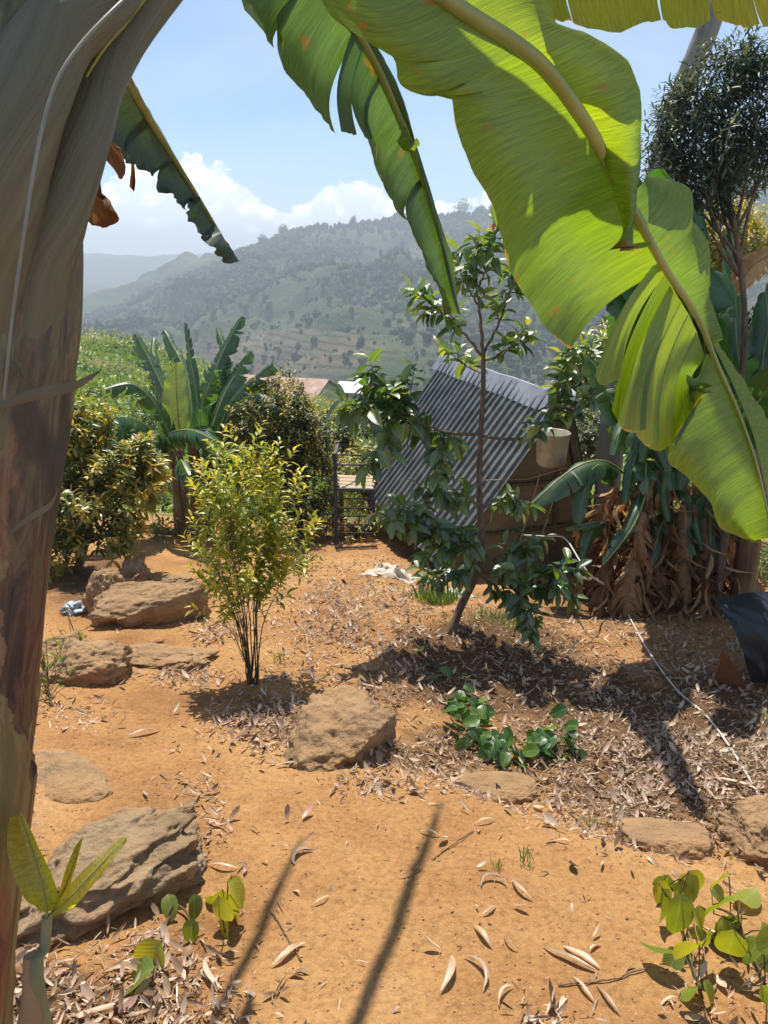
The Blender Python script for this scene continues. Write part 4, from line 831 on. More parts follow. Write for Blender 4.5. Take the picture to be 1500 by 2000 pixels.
def litter():
    mb = MB(); n = 300000; y = RNG.uniform(.9, 8.5, n)**1; x = RNG.uniform(-1, 1, n)*(.75+.62*y); z = terrain(x, y); p = np.stack([x, y, z], 1); px, py, d = project(p)
    den = litden(px, py)*(.55+.9*np.clip(fb2(x, y, 4., 3, 71)+.35, 0, 1)); keep = (RNG.random(n) < den*.85*np.clip(1.25-.1*y, .3, 1)) | (RNG.random(n) < .008); p = p[keep]; n = len(p)
    T1 = leaf_tpl(4, .26, .9, .3, .6); T2 = leaf_tpl(4, .38, -.55, .35, .6); T3 = leaf_tpl(3, .07, .3, .1)
    for i, tp in enumerate((T1, T2, T3)):
        s = np.arange(n) % 3 == i; q = p[s]; k = len(q); a = RNG.uniform(0, 6.28, k); dd = np.stack([np.cos(a), np.sin(a), RNG.normal(.04, .14, k)], 1)
        up = np.stack([RNG.normal(0, .45, k), RNG.normal(0, .45, k), np.ones(k)], 1); scatter(mb, tp, q+[0, 0, .012], dd, up, (.012+.05*RNG.random(k)**2.2)*(1.1 if i < 2 else 1.3), np.clip(RNG.normal(.55, .28, k), 0, 1), RNG.uniform(.5, 1.7, k))
    print('litter', n)
    tag(mb.build('leaf_litter', M['litter']), 'pinkish brown dry leaf litter strewn over the garden soil', 'leaf litter', kind='stuff')
    mb = MB(); n = 26000; y = .9+7*RNG.random(n)**1.7; x = RNG.uniform(-1, 1, n)*(.75+.62*y); z = terrain(x, y); v0 = BV[:12] if False else None
    c = np.array([[1, 0, 0], [-1, 0, 0], [0, 1, 0], [0, -1, 0], [0, 0, 1], [0, 0, -1.]]); fc = np.array([[0, 2, 4], [2, 1, 4], [1, 3, 4], [3, 0, 4], [2, 0, 5], [1, 2, 5], [3, 1, 5], [0, 3, 5]])
    s = .001+.0045*RNG.random(n)**6; v = c[None]*(1+RNG.normal(0, .25, (n, 6, 1)))*s[:, None, None]*[1, 1, .75]+np.stack([x, y, z+s*.3], 1)[:, None]
    mb.add(v.reshape(-1, 3), (fc[None]+(np.arange(n)*6)[:, None, None]).reshape(-1, 3), np.repeat(RNG.random(n), 6)); tag(mb.build('soil_crumbs', M['pave'], smooth=True), 'small reddish stones and crumbs of soil on the bare ground', 'gravel', kind='stuff')
litter()
BIG = [(575, 1690, 70, 1.1, -1.9), (780, 1715, 55, .5, .5), (940, 1735, 80, .3, -2.6), (940, 1790, 42, .7, .3), (1000, 1720, 66, -1.2, .8), (905, 1870, 95, -1.1, -1.6), (925, 1810, 60, -1.1, .2), (985, 1830, 45, -1.1, 1.3), (1060, 1850, 110, -.75, .4), (1100, 1850, 80, -.9, .3),
       (1120, 1910, 62, -1.2, .2), (1165, 1925, 70, -1.25, .3), (530, 1890, 72, .8, .2), (548, 1880, 52, 1.0, -.5), (405, 1870, 105, -1.1, .9), (860, 1940, 95, 1.2, .7), (975, 1970, 62, 1.0, -1.2), (540, 1500, 70, .0, -1.3), (250, 1440, 62, .6, .2), (410, 1690, 60, -.3, .4), (610, 1770, 40, .7, .4), (820, 1625, 40, -.3, .5),
       (925, 1612, 46, .3, .2), (60, 1880, 80, 1.8, -1.7), (200, 1905, 60, .1, .3), (130, 1990, 150, .35, .6), (330, 1985, 90, 2.2, .5), (240, 1990, 60, .3, 1.), (395, 1985, 70, -.5, .6), (1290, 1645, 60, -.5, .3), (1440, 1660, 100, -.35, .3), (1390, 1520, 90, -.75, .2), (1230, 1460, 60, .3, .2), (690, 1310, 55, 2.5, 1.6), (700, 1335, 60, -.6, .9)]
BL = {0: 'curved dry leaf lying across the tip of the left long shadow', 1: 'short dry leaf just left of the right long shadow, middle height', 2: 'arched dry leaf, topmost of the ring of dry leaves right of the right shadow', 3: 'short flat dry leaf inside the arch of the curved one', 4: 'thin upright dry leaf standing right of the arched one',
      5: 'long sickle-shaped dry leaf right of the lower part of the right shadow', 8: 'long dry leaf, leftmost of the bundle left of the lime green plant', 10: 'dry leaf crossing the long straight reddish twig', 12: 'longer one of two dry leaves lying together between the two long shadows', 13: 'shorter one of two dry leaves lying together between the two long shadows',
      14: 'broad long dry leaf below the blotched yellow leaves', 15: 'long dry leaf hanging down to the bottom edge right of the right shadow', 16: 'pale hooked dry leaf at the bottom edge near the centre', 17: 'reddish curled dry leaf in front of the domed rock', 19: 'dry leaf beside the right end of the big layered rock', 25: 'very long dry leaf in the litter at the bottom left corner',
      29: 'dry leaf between the two low rocks at the right', 31: 'long dry leaf in the litter beside the water pipe'}
def bigleaves():
    for k, (px, py, L_, a, cu) in enumerate(BIG):
        b = G(px, py); s = dep(b)/F; m = MB(); curled(m, b, L_*s*1.15, L_*s*(.10 if k % 3 else .16), a, cu*1.25, .3+.45*random.random(), .008+.01*random.random(), random.uniform(-.9, .9))
        tag(m.build('dry_leaf', M['litter'], origin=b), BL.get(k, 'long curled pinkish tan dry leaf lying on the ground'), 'dry leaf', 'long curled dry leaves scattered on the ground')
    for pts, lab in (([(925, 1625), (870, 1660), (845, 1680)], 'thin forked dry twig lying on the bare soil in the foreground centre'), ([(1090, 1925), (1170, 1920), (1260, 1895)], 'long straight reddish twig on the soil at the bottom'), ([(530, 1780), (560, 1830), (590, 1880)], 'straight pale twig between the two long shadows')):
        m = MB(); b = G(*pts[0]); tube(m, resample([G(*p)+[0, 0, .005] for p in pts], 16)+RNG.normal(0, .0015, (16, 3)), .0022, 5); tag(m.build('twig', M['bark'], origin=b), lab, 'twig')
    # dry runners under the lime plant
    for k, (a, c) in enumerate((((1330, 1780), (1370, 1960)), ((1345, 1790), (1400, 1990)))):
        m = MB(); b = G(*a); tube(m, .004*np.sin(np.arange(16)*[[1.1], [.7], [.9]]).T+resample([G(*a)+[0, 0, .05], (G(*a)+G(*c))/2+[0, 0, .03], G(*c)+[0, 0, .01]], 16), .0018, 5); tag(m.build('dry_stalk', M['bdeadrib'], origin=b), ['pale dry stalk trailing under the lime green plant, nearer the bare soil', 'pale dry stalk trailing under the lime green plant, nearer the right edge'][k], 'stalk')
bigleaves()
# ================================================================ banana plants
def banana_leaf(o, pts, width, mat='ban', r=.4, droop=(.5, .5), tears=5, ribr=.012, seed=0, nu=44, nv=6, w0=.3, shear=.12, name='leaf', gap=.12, up=(0, 0, 1), ribm='rib', upw=0.):
    """pts world points of the midrib from the petiole to the tip"""
    rng = np.random.default_rng(seed); L_ = resample(pts, 80); t = nrm(np.gradient(L_, axis=0)); side = nrm(np.cross(t, up)); nn = np.cross(side, t)
    seg_len = np.linalg.norm(np.diff(L_, axis=0), axis=1).sum(); m = MB(); s_ax = np.linspace(0, 1, 80)
    def W_(s): return width*np.clip(np.sin(np.pi*np.clip(s*.93+.035, 0, 1)), 0, 1)**.5*(1-.25*s)
    s0 = .12
    for sd, dr in ((-1, droop[0]), (1, droop[1])):
        cuts = np.sort(np.r_[s0, 1., rng.uniform(s0+.05, .97, tears)])
        for a, b in zip(cuts[:-1], cuts[1:]):
            k = max(3, int(nu*(b-a))+2); u = np.linspace(a, b, k); dd = dr+rng.normal(0, .16); V = np.linspace(0, 1, nv); g = gap*rng.random(); sh_ = shear*(1+.4*rng.normal())
            mid = (a+b)/2; v = np.zeros((k, nv, 3)); uv = np.zeros((k, nv, 2)); w = W_(u)*(1+.04*rng.normal(size=k)*(tears > 0))
            for j, q in enumerate(V):
                us = np.clip(mid+(u-mid)*(1-g*q)+sh_*q*width/seg_len*1.2, 0, 1.0)
                c = np.stack([np.interp(us, s_ax, L_[:, i]) for i in range(3)], 1); sv = np.stack([np.interp(us, s_ax, side[:, i]) for i in range(3)], 1); nv_ = np.stack([np.interp(us, s_ax, nn[:, i]) for i in range(3)], 1)
                an = dd*q*1.1-upw; cc = np.stack([np.interp(u, s_ax, L_[:, i]) for i in range(3)], 1)
                base = cc*(1-q)+c*q
                off = (sd*sv*np.cos(an)-nv_*np.sin(an))*(w*q)[:, None]
                v[:, j] = base+off+nv_*((.05 if mat == 'bdead' else .022)*vnoise(np.stack([u*seg_len*9+seed, 0*u+q, 0*u+sd], -1), seed % 97)*q)[:, None]; uv[:, j, 0] = u*seg_len*1.5; uv[:, j, 1] = q*.99
            m.add(v.reshape(-1, 3), grid_faces(k, nv), np.clip(r+rng.normal(0, .06), 0, 1), uv.reshape(-1, 2))
    lf = m.build(name, M[mat], o); m = MB(); tube(m, L_, np.linspace(ribr, ribr*.25, 80), 7, flat=.8); m.build('midrib', M[ribm], lf); return lf
def stem(o, pts, r0, r1, mat='pseud', name='pseudostem', n=40, rough=.1, sides=18, flat=1.):
    m = MB(); L_ = resample(pts, n); tube(m, L_, np.linspace(r0, r1, n), sides, rough=rough, flat=flat); return m.build(name, M[mat], o)
def panel(mb, rib, edge, nu=26, nv=14, bulge=0., r=.5, u0=0., wav=0., seed=0, ur=1., curl=0.):
    """a piece of blade between a length of midrib and the matching length of edge (photo x, y, depth)"""
    A = resample(np.array([P(*q) for q in rib]), nu); B = resample(np.array([P(*q) for q in edge]), nu); V = np.linspace(0, 1, nv)
    v = A[:, None]*(1-V[None, :, None])+B[:, None]*V[None, :, None]; du = np.gradient(v, axis=0); dv = np.gradient(v, axis=1); n = nrm(np.cross(du, dv)); n = np.where((n[..., 1] > 0)[..., None], n, -n)
    U = np.linspace(0, 1, nu)[:, None]
    v = v+n*(bulge*np.sin(np.pi*V)[None]+wav*1.5*fbm(np.stack([U*4+seed+0*V[None], .6*V[None]+0*U, 0*U+0*V[None]], -1), 2, seed+4)*V[None]+.0035*fbm(np.stack([U*26+seed+0*V[None], 1.2*V[None]+0*U, 0*U+0*V[None]], -1), 3, seed+9)*V[None]**.5+curl*np.clip(V[None]-.85, 0, 1)**2*44)[..., None]
    ln = np.linalg.norm(np.diff(A, axis=0), axis=1).sum(); uv = np.stack([np.broadcast_to(u0+U*max(ln, .2)*1.5*ur, (nu, nv)), np.broadcast_to(V[None]*.995, (nu, nv))], -1).reshape(-1, 2)
    mb.add(v.reshape(-1, 3), grid_faces(nu, nv), r, uv)
def hero():
    base = P(-205, 2300, 1.02); base[2] = terrain(base[0], base[1])
    o = thing('banana_plant', 'huge close banana plant with its trunk at the left edge and leaves across the top', 'banana plant', tuple(base))
    cen = [(60, -260, 1.0), (30, -60, 1.0), (0, 140, 1.0), (-18, 350, 1.0), (-16, 480, 1.0), (-18, 600, 1.0), (-32, 720, 1.0), (-50, 850, 1.0), (-72, 1000, 1.0), (-85, 1120, 1.0), (-95, 1250, 1.0), (-112, 1400, 1.0), (-130, 1560, 1.0), (-158, 1800, 1.0), (-178, 2000, 1.0), (-205, 2300, 1.02)]
    T = np.vstack([[P(*c) for c in cen], base-[0, 0, .1]]); T = resample(T, 160); n = len(T)
    sd = 64; th = np.linspace(0, 2*np.pi, sd, endpoint=False); t = nrm(np.gradient(T, axis=0)); a = nrm(np.cross(t, [0, 1., 0])); bb = np.cross(t, a)
    s = np.arange(n)/n; R = np.full((n, sd), .124)-.034*s[:, None]
    R += .006*np.sin(th*3+s[:, None]*3)+.004*fbm(np.stack([np.cos(th)*2+0*s[:, None], np.sin(th)*2+0*s[:, None], s[:, None]*7+0*th], -1), 4, 3)
    # overlapping sheaths: each one steps out where its torn edge runs round the stem
    for k, (sc, ph) in enumerate(((.30, .4), (.42, 2.), (.52, 3.6), (.63, .9), (.77, 4.6), (.9, 2.4))):
        edge = sc+.05*np.sin(th+ph)+.012*np.sin(th*5+k)+.006*np.sin(th*17+k)+.008*vnoise(np.stack([th*9, th*0+k, th*0], -1), k); R += (.0045+.006*(k in (2, 3)))*sstep(0, .004, s[:, None]-edge[None])
        sp_ = ph+s[:, None]*1.3; R += .004*np.exp(-((np.angle(np.exp(1j*(th[None]-sp_))))/.06)**2)
    v = T[:, None]+R[..., None]*(np.cos(th)[None, :, None]*a[:, None]+np.sin(th)[None, :, None]*bb[:, None])
    m = MB(); rr = np.broadcast_to(s[:, None], (n, sd)).ravel(); m.add(v.reshape(-1, 3), grid_faces(n, sd, True), rr, np.stack([np.broadcast_to(th/6.283, (n, sd)), np.broadcast_to(s[:, None]*3, (n, sd))], -1).reshape(-1, 2))
    m.build('pseudostem', M['herostem'], o)
    # petioles
    def pet(l, r0, r1, name='petiole', flat=.7, rm='heropet', nn=60):
        m = MB(); L_ = resample(np.array([P(*q) for q in l]), nn); tube(m, L_, np.linspace(r0, r1, nn), 16, flat=flat); return m.build(name, M[rm], o)
    pet([(-25, 1000, 1.0), (10, 800, .99), (60, 610, .97), (100, 440, .95), (142, 290, .96), (182, 165, 1.0), (245, 62, 1.04), (330, -40, 1.08), (430, -150, 1.1), (560, -240, 1.15), (700, -190, 1.2), (800, -60, 1.25)], .062, .022, flat=.8)
    pet([(-60, 960, 1.0), (-50, 780, .98), (-25, 600, .94), (0, 430, .9), (35, 240, .88), (95, 90, .9), (190, -10, .95), (330, -130, 1.2), (430, -230, 1.45), (500, -200, 1.55), (560, -130, 1.66)], .075, .018, flat=.8)
    pet([(30, 300, 1.05), (60, 60, 1.06), (110, -100, 1.1), (180, -60, 1.3), (235, 130, 1.5)], .05, .012)
    pet([(30, -50, 1.0), (140, -350, 1.1), (500, -520, 1.3), (800, -380, 1.5), (1000, -180, 1.68)], .05, .018)
    pet([(8, 780, .875), (22, 640, .845), (45, 470, .815), (72, 300, .81), (104, 175, .825), (150, 95, .85), (230, 10, .9), (300, -50, 1.)], .0018, .0022, 'sheath_rim', 1., 'rim')
    pet([(168, 150, .93), (205, 92, .95), (245, 45, .97), (300, -30, 1.0)], .0015, .004, 'painted_lit_edge', 1., 'yellow_leaves')  # thin yellow tube paints the sunlight caught along the sheath edge
    # dry fibre strips around the stem
    for k, l in enumerate(([(-20, 805, .86), (50, 775, .85), (110, 762, .87), (150, 752, .92), (200, 722, .95)], [(20, 1040, .87), (60, 1010, .87), (100, 985, .9), (114, 950, .93)])):
        m = MB(); L_ = resample(np.array([P(*q) for q in l]), 24); w = (.007, .004)[k]*np.sin(np.pi*np.linspace(.08, 1, 24))**.6
        v = np.stack([L_-np.c_[0*w, 0*w, w], L_+[0, -.004, 0], L_+np.c_[0*w, 0*w, w]], 1); m.add(v.reshape(-1, 3), grid_faces(24, 3), .35+.2*k); m.build('dry_strip', M['fibre'], o)
    # ------------- the big backlit leaf on the right
    rib = [(800, -60, 1.25), (900, 15, 1.27), (1000, 78, 1.3), (1062, 128, 1.34), (1122, 205, 1.4), (1180, 300, 1.48), (1215, 375, 1.56), (1250, 435, 1.62), (1300, 525, 1.70), (1345, 590, 1.76), (1372, 640, 1.8), (1400, 710, 1.84), (1440, 800, 1.88), (1478, 910, 1.9), (1508, 1050, 1.92)]
    m = MB()
    panel(m, rib[:9], [(600, -120, 1.1), (642, 20, 1.14), (700, 68, 1.16), (766, 110, 1.18), (776, 160, 1.2), (800, 181, 1.2), (840, 187, 1.22), (880, 190, 1.24), (893, 250, 1.27), (925, 330, 1.32), (962, 400, 1.38), (984, 500, 1.46), (1000, 545, 1.52), (1035, 598, 1.58), (1068, 645, 1.62), (1112, 682, 1.66)], 90, 24, .05, .42, 0, .01, 1)
    panel(m, [(830, -40, 1.25), (900, 15, 1.27), (1000, 78, 1.3), (1062, 128, 1.34), (1122, 205, 1.4), (1170, 290, 1.46), (1205, 400, 1.53), (1228, 480, 1.58)], [(1050, -90, 1.36), (1085, 5, 1.38), (1098, 65, 1.39), (1128, 95, 1.40), (1190, 96, 1.42), (1234, 128, 1.43), (1254, 190, 1.45), (1256, 260, 1.47), (1251, 340, 1.5), (1240, 420, 1.54), (1232, 490, 1.57)], 70, 18, -.045, .62, 0, .006, 2, curl=.006)
    panel(m, [(1225, 385, 1.6), (1250, 435, 1.63), (1300, 525, 1.71), (1345, 590, 1.77), (1385, 668, 1.82)], [(1252, 346, 1.66), (1300, 352, 1.70), (1345, 374, 1.74), (1352, 430, 1.77), (1382, 482, 1.8), (1380, 530, 1.83), (1376, 590, 1.85), (1393, 672, 1.84)], 40, 14, -.03, .3, 2, .006, 3)
    for k, (r_, e_, rv) in enumerate((([(1288, 505, 1.69), (1300, 535, 1.72)], [(1163, 735, 1.66), (1178, 752, 1.67), (1212, 740, 1.69)], .5), ([(1298, 530, 1.72), (1314, 560, 1.74)], [(1196, 800, 1.72), (1216, 832, 1.74), (1248, 800, 1.76)], .35), ([(1310, 555, 1.73), (1330, 590, 1.75)], [(1205, 828, 1.66), (1235, 845, 1.67), (1262, 838, 1.70)], .6),
                                      ([(1328, 585, 1.75), (1345, 615, 1.77)], [(1240, 850, 1.69), (1262, 872, 1.71), (1290, 862, 1.74)], .66), ([(1342, 608, 1.77), (1362, 650, 1.8)], [(1268, 875, 1.73), (1296, 880, 1.75), (1322, 850, 1.79)], .55), ([(1358, 640, 1.8), (1378, 700, 1.83)], [(1302, 880, 1.79), (1335, 850, 1.83), (1368, 780, 1.86)], .4))):
        panel(m, r_, e_, 12, 22, .03, rv, k*.3, .004, k)
    panel(m, [(1380, 690, 1.84), (1400, 712, 1.84), (1440, 800, 1.88), (1478, 910, 1.9), (1500, 1000, 1.92), (1508, 1050, 1.92)], [(1372, 770, 1.8), (1305, 884, 1.72), (1342, 925, 1.72), (1398, 985, 1.74), (1408, 1030, 1.76), (1450, 1050, 1.8), (1500, 1062, 1.9)], 50, 20, .05, .4, 1, .01, 5)
    panel(m, [(1390, 668, 1.82), (1440, 770, 1.87), (1480, 880, 1.9), (1510, 1040, 1.92)], [(1400, 664, 1.86), (1462, 762, 1.95), (1530, 880, 2.), (1560, 1040, 1.98)], 40, 8, .0, .35, 1, .004, 6)
    lf = m.build('leaf', M['hero'], o); lf['label'] = 'big backlit yellow-green banana leaf with hanging strips'
    m = MB(); L_ = resample(np.array([P(*q) for q in rib]), 90); tube(m, L_+[0, -.006, -.004], np.interp(np.linspace(0, 1, 90), [0, .45, 1], [.021, .012, .003]), 12, flat=.7); m.build('midrib', M['rib'], lf)
    # ------------- unseen leaf panels added above, shaped to cast shade on the big leaf
    def lifted(l, h): return [tuple(project(P(*q)+np.array(sdir)*h)) for q in l]
    m = MB(); r1 = [(740, 20, 1.2), (830, 70, 1.25), (960, 110, 1.33), (1060, 170, 1.4), (1110, 225, 1.44), (1040, 262, 1.44), (1150, 300, 1.5), (1210, 380, 1.57), (1262, 440, 1.64)]; r1.pop(5)
    panel(m, lifted(r1, .62), lifted([(700, 200, 1.2), (860, 330, 1.28), (930, 470, 1.4), (985, 555, 1.5), (1012, 480, 1.5), (1020, 375, 1.46), (1068, 358, 1.47), (1088, 412, 1.5), (1130, 450, 1.54), (1190, 470, 1.6), (1240, 462, 1.63)], .62), 70, 16, 0, .4, 0, .0, 1)
    lf = m.build('leaf', M['hero'], o); mr = MB(); tube(mr, resample(np.array([P(*q) for q in lifted(r1, .62)]), 50), np.linspace(.014, .004, 50), 8); mr.build('midrib', M['rib'], lf)  # added unseen leaf and midrib, there to shade the big leaf
    m = MB(); r1 = [(1400, 690, 1.84), (1450, 800, 1.88), (1500, 920, 1.9), (1530, 1040, 1.92)]
    panel(m, lifted(r1, 1.9), lifted([(1372, 690, 1.8), (1325, 800, 1.76), (1290, 890, 1.74), (1340, 935, 1.76), (1385, 985, 1.78), (1430, 1015, 1.84)], 1.9), 50, 16, 0, .4, 0, .0, 1)
    lf = m.build('leaf', M['hero'], o); mr = MB(); tube(mr, resample(np.array([P(*q) for q in lifted([(1380, 560, 1.8)]+r1, 1.9)]), 50), np.linspace(.014, .004, 50), 8); mr.build('midrib', M['rib'], lf)  # second added unseen leaf and midrib, there to shade the big leaf
    # ------------- the torn middle leaf
    rb = [(540, -160, 1.494), (610, -50, 1.533), (660, 15, 1.572), (700, 68, 1.625), (735, 130, 1.677), (765, 195, 1.743), (800, 280, 1.835), (825, 350, 1.900), (850, 430, 1.978), (875, 520, 2.064), (895, 612, 2.129)]
    m = MB()
    panel(m, rb[:2], [(440, -90, 1.343), (470, -10, 1.376), (500, 55, 1.402), (532, 98, 1.429)], 20, 14, .05, .45, 0, .01, 1)
    panel(m, [(606, -55, 1.533), (660, 15, 1.572), (698, 66, 1.625)], [(546, 70, 1.415), (560, 125, 1.441), (600, 190, 1.494), (640, 236, 1.546), (658, 268, 1.572)], 26, 14, .05, .55, 1, .008, 2)
    panel(m, [(690, 56, 1.612), (712, 88, 1.638)], [(664, 258, 1.585), (688, 264, 1.612), (699, 262, 1.625)], 12, 14, .03, .25, 2, .004, 3)
    panel(m, [(708, 82, 1.638), (745, 150, 1.704)], [(709, 255, 1.638), (716, 268, 1.658), (730, 276, 1.677)], 14, 12, .03, .3, 2.4, .004, 4)
    panel(m, [(742, 145, 1.691), (765, 195, 1.743), (800, 280, 1.835), (828, 360, 1.913)], [(733, 285, 1.671), (741, 330, 1.704), (762, 372, 1.743), (785, 420, 1.743), (805, 438, 1.769)], 30, 12, .04, .5, 3, .012, 5)
    panel(m, [(822, 345, 1.900), (850, 430, 1.978), (875, 520, 2.064), (895, 612, 2.129)], [(811, 448, 1.782), (820, 484, 1.822), (842, 535, 1.913), (868, 572, 2.005), (889, 612, 2.097)], 34, 10, .03, .35, 4, .012, 6)
    panel(m, rb[3:], [(715, 72, 1.638), (752, 130, 1.704), (786, 200, 1.769), (812, 275, 1.835), (834, 350, 1.900), (860, 440, 1.986), (884, 530, 2.064), (898, 612, 2.129)], 50, 8, -.02, .25, 0, .012, 7)
    panel(m, [(782, 262, 1.782), (792, 268, 1.789), (802, 276, 1.802)], [(780, 250, 1.769), (800, 290, 1.756), (813, 268, 1.769)], 10, 8, .02, .9, 0, 0, 8)
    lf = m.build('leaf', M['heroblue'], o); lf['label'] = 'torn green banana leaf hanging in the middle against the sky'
    m = MB(); L_ = resample(np.array([P(*q) for q in rb]), 70); tube(m, L_+[0, -.004, 0], np.linspace(.014, .003, 70), 10, flat=.7); m.build('midrib', M['rib'], lf)
    # ------------- leaf along the top right
    m = MB(); top = [(980, -190, 1.66), (1150, -150, 1.68), (1300, -130, 1.7), (1450, -130, 1.74), (1620, -120, 1.8)]
    for k, (x0, x1, e) in enumerate(((985, 1090, [(1060, 20, 1.62), (1090, 40, 1.62), (1118, 44, 1.62)]), (1092, 1290, [(1120, 44, 1.62), (1160, 58, 1.62), (1210, 62, 1.63), (1248, 50, 1.64), (1290, 42, 1.65)]), (1292, 1400, [(1292, 43, 1.65), (1350, 54, 1.66), (1388, 38, 1.67)]), (1402, 1470, [(1394, 38, 1.67), (1420, 50, 1.68), (1440, 52, 1.68), (1452, 58, 1.69), (1486, 45, 1.7)]), (1472, 1620, [(1489, 40, 1.7), (1500, 50, 1.7), (1560, 55, 1.72)]))):
        f = np.array(top); xs = np.linspace(x0, x1, 4); r_ = [(x, float(np.interp(x, f[:, 0], f[:, 1])), float(np.interp(x, f[:, 0], f[:, 2]))) for x in xs]; panel(m, r_, e, 20, 12, .02, .62+.05*k, k*.5, .006, k)
        panel(m, r_, [(x, -260, d-.12) for x, y, d in r_], 14, 8, -.01, .5, k*.5, .006, k)
    lf = m.build('leaf', M['hero'], o); lf['label'] = 'yellowing banana leaf edge along the top right of the picture'
    m = MB(); tube(m, resample(np.array([P(*q) for q in top]), 40), np.linspace(.018, .006, 40), 10); m.build('midrib', M['rib'], lf)
    for k, g in enumerate(((((380, 2080), 3.2), ((420, 2000), 3.3), ((505, 1830), 3.8), ((592, 1635), 4.3)), (((640, 2160), 3.2), ((700, 2000), 3.4), ((800, 1740), 3.9), ((862, 1565), 4.4)))):  # unseen narrow leaves added to cast the two long ground shadows
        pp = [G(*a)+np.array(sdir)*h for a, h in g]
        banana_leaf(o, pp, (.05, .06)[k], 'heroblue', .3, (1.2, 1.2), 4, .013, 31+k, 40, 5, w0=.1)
    # ------------- left hanging leaf
    rl = [(232, 120, 1.5), (262, 178, 1.58), (300, 245, 1.7), (345, 318, 1.85), (385, 382, 2.0), (425, 448, 2.14), (463, 512, 2.28)]
    m = MB(); E = [(x, y, 1.5+(d-1.62)*.8) for x, y, d in [(190, 150, 1.62), (196, 230, 1.64), (205, 290, 1.68), (248, 318, 1.75), (262, 322, 1.78), (300, 350, 1.87), (318, 372, 1.92), (345, 384, 2.0), (368, 414, 2.08), (378, 440, 2.12), (404, 470, 2.2), (432, 502, 2.34), (452, 518, 2.46)]]
    for k, (i0, i1, j0, j1) in enumerate(((0, 2, 0, 3), (1.7, 3, 3, 5), (2.9, 4, 5, 8), (3.9, 5, 8, 10), (4.85, 6, 9.9, 12))):
        fi = lambda L2, q: [tuple(np.array([np.interp(z, range(len(L2)), np.array(L2)[:, c]) for c in range(3)])) for z in q]
        panel(m, fi(rl, np.linspace(i0, i1, 4)), fi(E, np.linspace(j0, j1-.12, 7)), 16, 10, .02, .05+.06*(k % 2), k*.5, .01, k)
    panel(m, rl[:4], [(245, 125, 1.55), (276, 185, 1.64), (303, 232, 1.76), (346, 316, 1.9)], 16, 5, 0, .75, 0, .004, 9)
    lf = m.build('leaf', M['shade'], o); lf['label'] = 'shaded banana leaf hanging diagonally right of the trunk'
    m = MB(); tube(m, resample(np.array([P(*q) for q in rl]), 40)+[0, -.003, 0], np.linspace(.011, .003, 40), 8); m.build('midrib', M['rib'], lf)
    for k, (r_, e_) in enumerate((([(190, 240, 1.3), (205, 262, 1.3)], [(196, 300, 1.3), (222, 330, 1.3), (236, 352, 1.3), (246, 325, 1.3), (238, 290, 1.3)]), ([(170, 330, 1.15), (180, 380, 1.15), (170, 430, 1.15)], [(190, 370, 1.15), (205, 400, 1.14), (227, 425, 1.14), (226, 438, 1.14), (208, 447, 1.15), (180, 440, 1.15)]), ([(255, 300, 1.75), (262, 300, 1.75)], [(256, 368, 1.75), (260, 370, 1.75)]))):
        m = MB(); panel(m, r_, e_, 22, 10, .01, .25, 0, .012, k); m.build('dead_leaf', M['bdead'], o)
